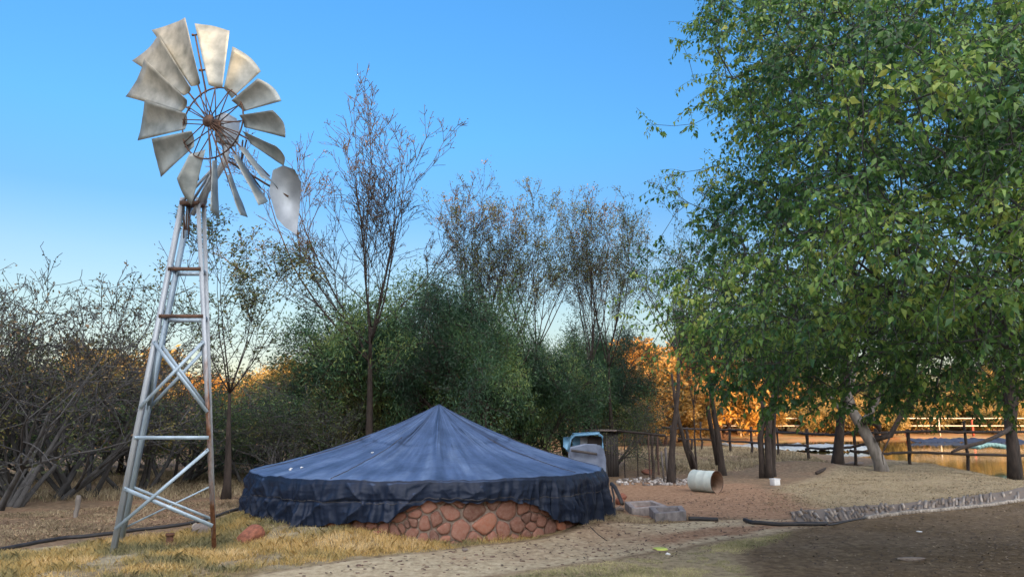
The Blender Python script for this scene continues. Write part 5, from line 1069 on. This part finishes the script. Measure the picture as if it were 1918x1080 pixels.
# ------------------------------------------------------------------ ground cover: grass, straw, leaf litter, rubble
def scatter(poly, n, rg):
    pl = np.array(poly); out = []
    while sum(len(o_) for o_ in out) < n:
        x = rg.uniform(pl[:, 0].min(), pl[:, 0].max(), n); y = rg.uniform(pl[:, 1].min(), pl[:, 1].max(), n); k = polydist(x, y, poly) < 0
        out.append(np.stack([x[k], y[k]], 1))
    return np.concatenate(out)[:n]
def grass(name, poly, n, h, w, mat_, label, seed, lean=0.5, thr=0.0, cs_=1.3):
    rg = np.random.default_rng(seed); p = scatter(poly, n, rg); cl = vnoise(p[:, 0] * cs_ + seed, p[:, 1] * cs_) * 0.6 + vnoise(p[:, 0] * cs_ * 4, p[:, 1] * cs_ * 4 + seed) * 0.4
    ed = np.clip(-polydist(p[:, 0], p[:, 1], poly) / 0.25, 0.15, 1)
    k = (cl > thr) | (rg.random(len(p)) < 0.12); p, cl, ed = p[k], cl[k], ed[k]; n = len(p); z = hgt(p[:, 0], p[:, 1])
    H = h * (0.35 + 1.0 * cl) * rg.uniform(0.5, 1.4, n) * ed; a = rg.uniform(0, 2 * np.pi, n); ln = rg.uniform(0.1, 1.0, n) * lean * H * 1.6; b_ = rg.uniform(0, 2 * np.pi, n)
    base = np.column_stack([p, z - 0.005]); s_ = np.column_stack([np.cos(a), np.sin(a), a * 0]) * w * rg.uniform(0.6, 1.3, (n, 1)); ld = np.column_stack([np.cos(b_) * ln, np.sin(b_) * ln, a * 0])
    up_ = np.column_stack([a * 0, a * 0, H]); V = np.stack([base - s_, base + s_, base + s_ * 0.6 + up_ * 0.6 + ld * 0.35, base + up_ * 0.92 + ld, base - s_ * 0.6 + up_ * 0.6 + ld * 0.35], 1).reshape(-1, 3)
    i5 = (np.arange(n) * 5)[:, None]; F = i5 + np.array([[0, 1, 2, 3, 4]])
    t = np.clip(0.25 * cl + 0.40 * rg.random(n) + 1.5 * (fbm(p[:, 0] * 1.5 + 4, p[:, 1] * 2.3, 3)) + 0.14, 0, 1)
    o = MB().add(V, F, np.repeat(t, 5)).obj(name, mat_); tag(o, label, "grass", kind="stuff")
gg = leafmat('golden grass', [(0.0, (0.14, 0.14, 0.075)), (0.25, (0.30, 0.28, 0.14)), (0.5, (0.50, 0.39, 0.16)), (0.75, (0.66, 0.44, 0.15)), (1.0, (0.85, 0.68, 0.38))], 0.3, 0.7)
sg = leafmat('dry straw', [(0.0, (0.16, 0.13, 0.08)), (0.5, (0.38, 0.31, 0.19)), (1.0, (0.58, 0.49, 0.33))], 0.3, 0.8)
grass("golden_grass", GOLD, 90000, 0.085, 0.0032, gg, "golden dry grass in the strip along the bottom left", 1, 0.7, 0.38)
grass("pale_grass", GREY, 42000, 0.026, 0.003, leafmat('grey green dry grass', [(0.0, (0.16, 0.17, 0.08)), (0.5, (0.40, 0.38, 0.18)), (1.0, (0.62, 0.55, 0.30))], 0.3, 0.8), "short grey green grass at the bottom centre", 2, 0.9, 0.35)
grass("straw_grass", STRAW, 40000, 0.035, 0.004, sg, "flattened straw on the rise above the drain", 3, 1.0, 0.3)
grass("dry_tufts", gpoly([(-200, 975), (250, 945), (480, 935), (480, 965), (330, 985), (0, 1028), (-200, 1050)]), 16000, 0.05, 0.004, sg, "sparse dry tufts and stalks behind the black hose", 4, 0.9, 0.45)
grass("dry_tufts", gpoly([(1090, 975), (1150, 945), (1180, 970), (1300, 978), (1420, 966), (1420, 975), (1160, 985), (1060, 1003)]), 9000, 0.06, 0.004, sg, "dry tufts around the basins", 5, 0.8, 0.4)
grass("far_grass", gpoly([(1160, 880), (1180, 838), (1400, 838), (1500, 850), (1560, 868), (1420, 880), (1300, 890)]), 26000, 0.14, 0.012, sg, "dry grass round the foot of the far rail fence", 6, 0.7, 0.3, 0.5)
grass("thicket_undergrowth", gpoly([(-400, 960), (100, 940), (480, 930), (480, 890), (100, 880), (-400, 885)]), 22000, 0.16, 0.008, sg, "dry undergrowth at the foot of the thicket", 7, 0.7, 0.35, 0.6)
def litter_(name, poly, n, size, stops, label, seed):
    rg = np.random.default_rng(seed); p = scatter(poly, n, rg); k = vnoise(p[:, 0] * 0.9 + seed, p[:, 1] * 0.9) > rg.random(len(p)) * 0.9; p = p[k]; n = len(p); z = hgt(p[:, 0], p[:, 1]) + 0.006
    c = np.column_stack([p, z]); a = rg.uniform(0, 2 * np.pi, n); d = np.column_stack([np.cos(a), np.sin(a), rg.uniform(-.1, .45, n)]); s_ = unit(np.cross(d, [0, 0, 1.0])) ; L = size * rg.uniform(0.5, 1.3, (n, 1)); s_[:, 2] = rg.uniform(-.3, .3, n)
    V = np.stack([c, c + d * L * .5 + s_ * L * .3, c + d * L, c + d * L * .5 - s_ * L * .3], 1).reshape(-1, 3) + [0, 0, 0.0]
    o = MB().add(V, (np.arange(n) * 4)[:, None] + np.arange(4)[None], np.repeat(rg.random(n), 4)).obj(name, leafmat(name, stops, 0.15, 0.8)); tag(o, label, "leaf litter", kind="stuff")
LS = [(0.0, (0.05, 0.03, 0.02)), (0.5, (0.20, 0.12, 0.07)), (1.0, (0.45, 0.32, 0.18))]
litter_("leaf_litter", DARK_SHADE, 9000, 0.04, [(0.0, (0.05, 0.035, 0.025)), (0.6, (0.14, 0.10, 0.065)), (1.0, (0.34, 0.26, 0.17))], "brown leaf litter on the shade-darkened soil at lower right", 11)
litter_("leaf_litter", gpoly([(1000, 1000), (1160, 935), (1560, 900), (1500, 975), (1300, 1040), (900, 1075), (600, 1075)]), 5000, 0.045, [(0.0, (0.04, 0.025, 0.02)), (0.6, (0.12, 0.07, 0.05)), (1.0, (0.35, 0.25, 0.15))], "dead leaves on the red yard and the sandy track", 12)
litter_("leaf_litter", gpoly([(-200, 1020), (0, 960), (480, 930), (480, 965), (200, 1000), (-100, 1040)]), 7000, 0.05, LS, "leaf litter below the thicket at left", 13)
litter_("leaf_litter", STRAW, 6000, 0.05, LS, "leaf litter on the straw rise", 14)
# hoof-marked clods on the track
rg = np.random.default_rng(21); p = scatter(PATH, 230, rg); mb = MB()
for x, y in p:
    s_ = rg.uniform(0.008, 0.024); th = np.arange(7) * 2 * np.pi / 7; r = s_ * rg.uniform(0.7, 1.3, 7); z = float(hgt(x, y))
    V = np.concatenate([np.stack([x + r * np.cos(th) * 1.5, y + r * np.sin(th), th * 0 + z - 0.01], 1), np.stack([x + r * .7 * np.cos(th) * 1.5, y + r * .7 * np.sin(th), th * 0 + z + s_ * 0.5], 1)]); i = np.arange(7)
    mb.add(V, [np.stack([i, (i + 1) % 7, (i + 1) % 7 + 7, i + 7], 1), (i + 7)[None]])
tag(mb.obj("soil_clods", simple('dark clods', [(0.3, (0.07, 0.045, 0.035)), (0.7, (0.18, 0.12, 0.09))], 20, 1, 0)), "dark clods and droppings scattered over the sandy track", "clods", kind="stuff")
# white rubble before the pen
p = scatter(gpoly([(1150, 908), (1160, 896), (1240, 894), (1300, 900), (1296, 909), (1230, 910)]), 260, rg); mb = MB()
for x, y in p:
    s_ = rg.uniform(0.012, 0.045); V = np.array([[a, b_, c_] for a in (-1, 1) for b_ in (-1, 1) for c_ in (-1, 1)]) * s_ * rg.uniform(0.5, 1.1, 3) * (1 + rg.normal(0, .15, (8, 3)))
    V = V @ rotz(rg.uniform(0, 6)).T + [x, y, float(hgt(x, y)) + s_ * .3]; mb.add(V, np.array([[0, 1, 3, 2], [4, 6, 7, 5], [0, 4, 5, 1], [2, 3, 7, 6], [0, 2, 6, 4], [1, 5, 7, 3]]), float(rg.random()))
mr, nt, b = newmat('pale rubble'); nt.links.new(ramp(nt, attr(nt, 'tint'), [(0.0, (0.12, 0.10, 0.09)), (0.6, (0.28, 0.26, 0.25)), (1.0, (0.60, 0.58, 0.56))]), b.inputs['Base Color']); b.inputs['Roughness'].default_value = .9
tag(mb.obj("white_rubble", mr), "pale stone rubble strewn in front of the wire pen", "rubble", kind="stuff")
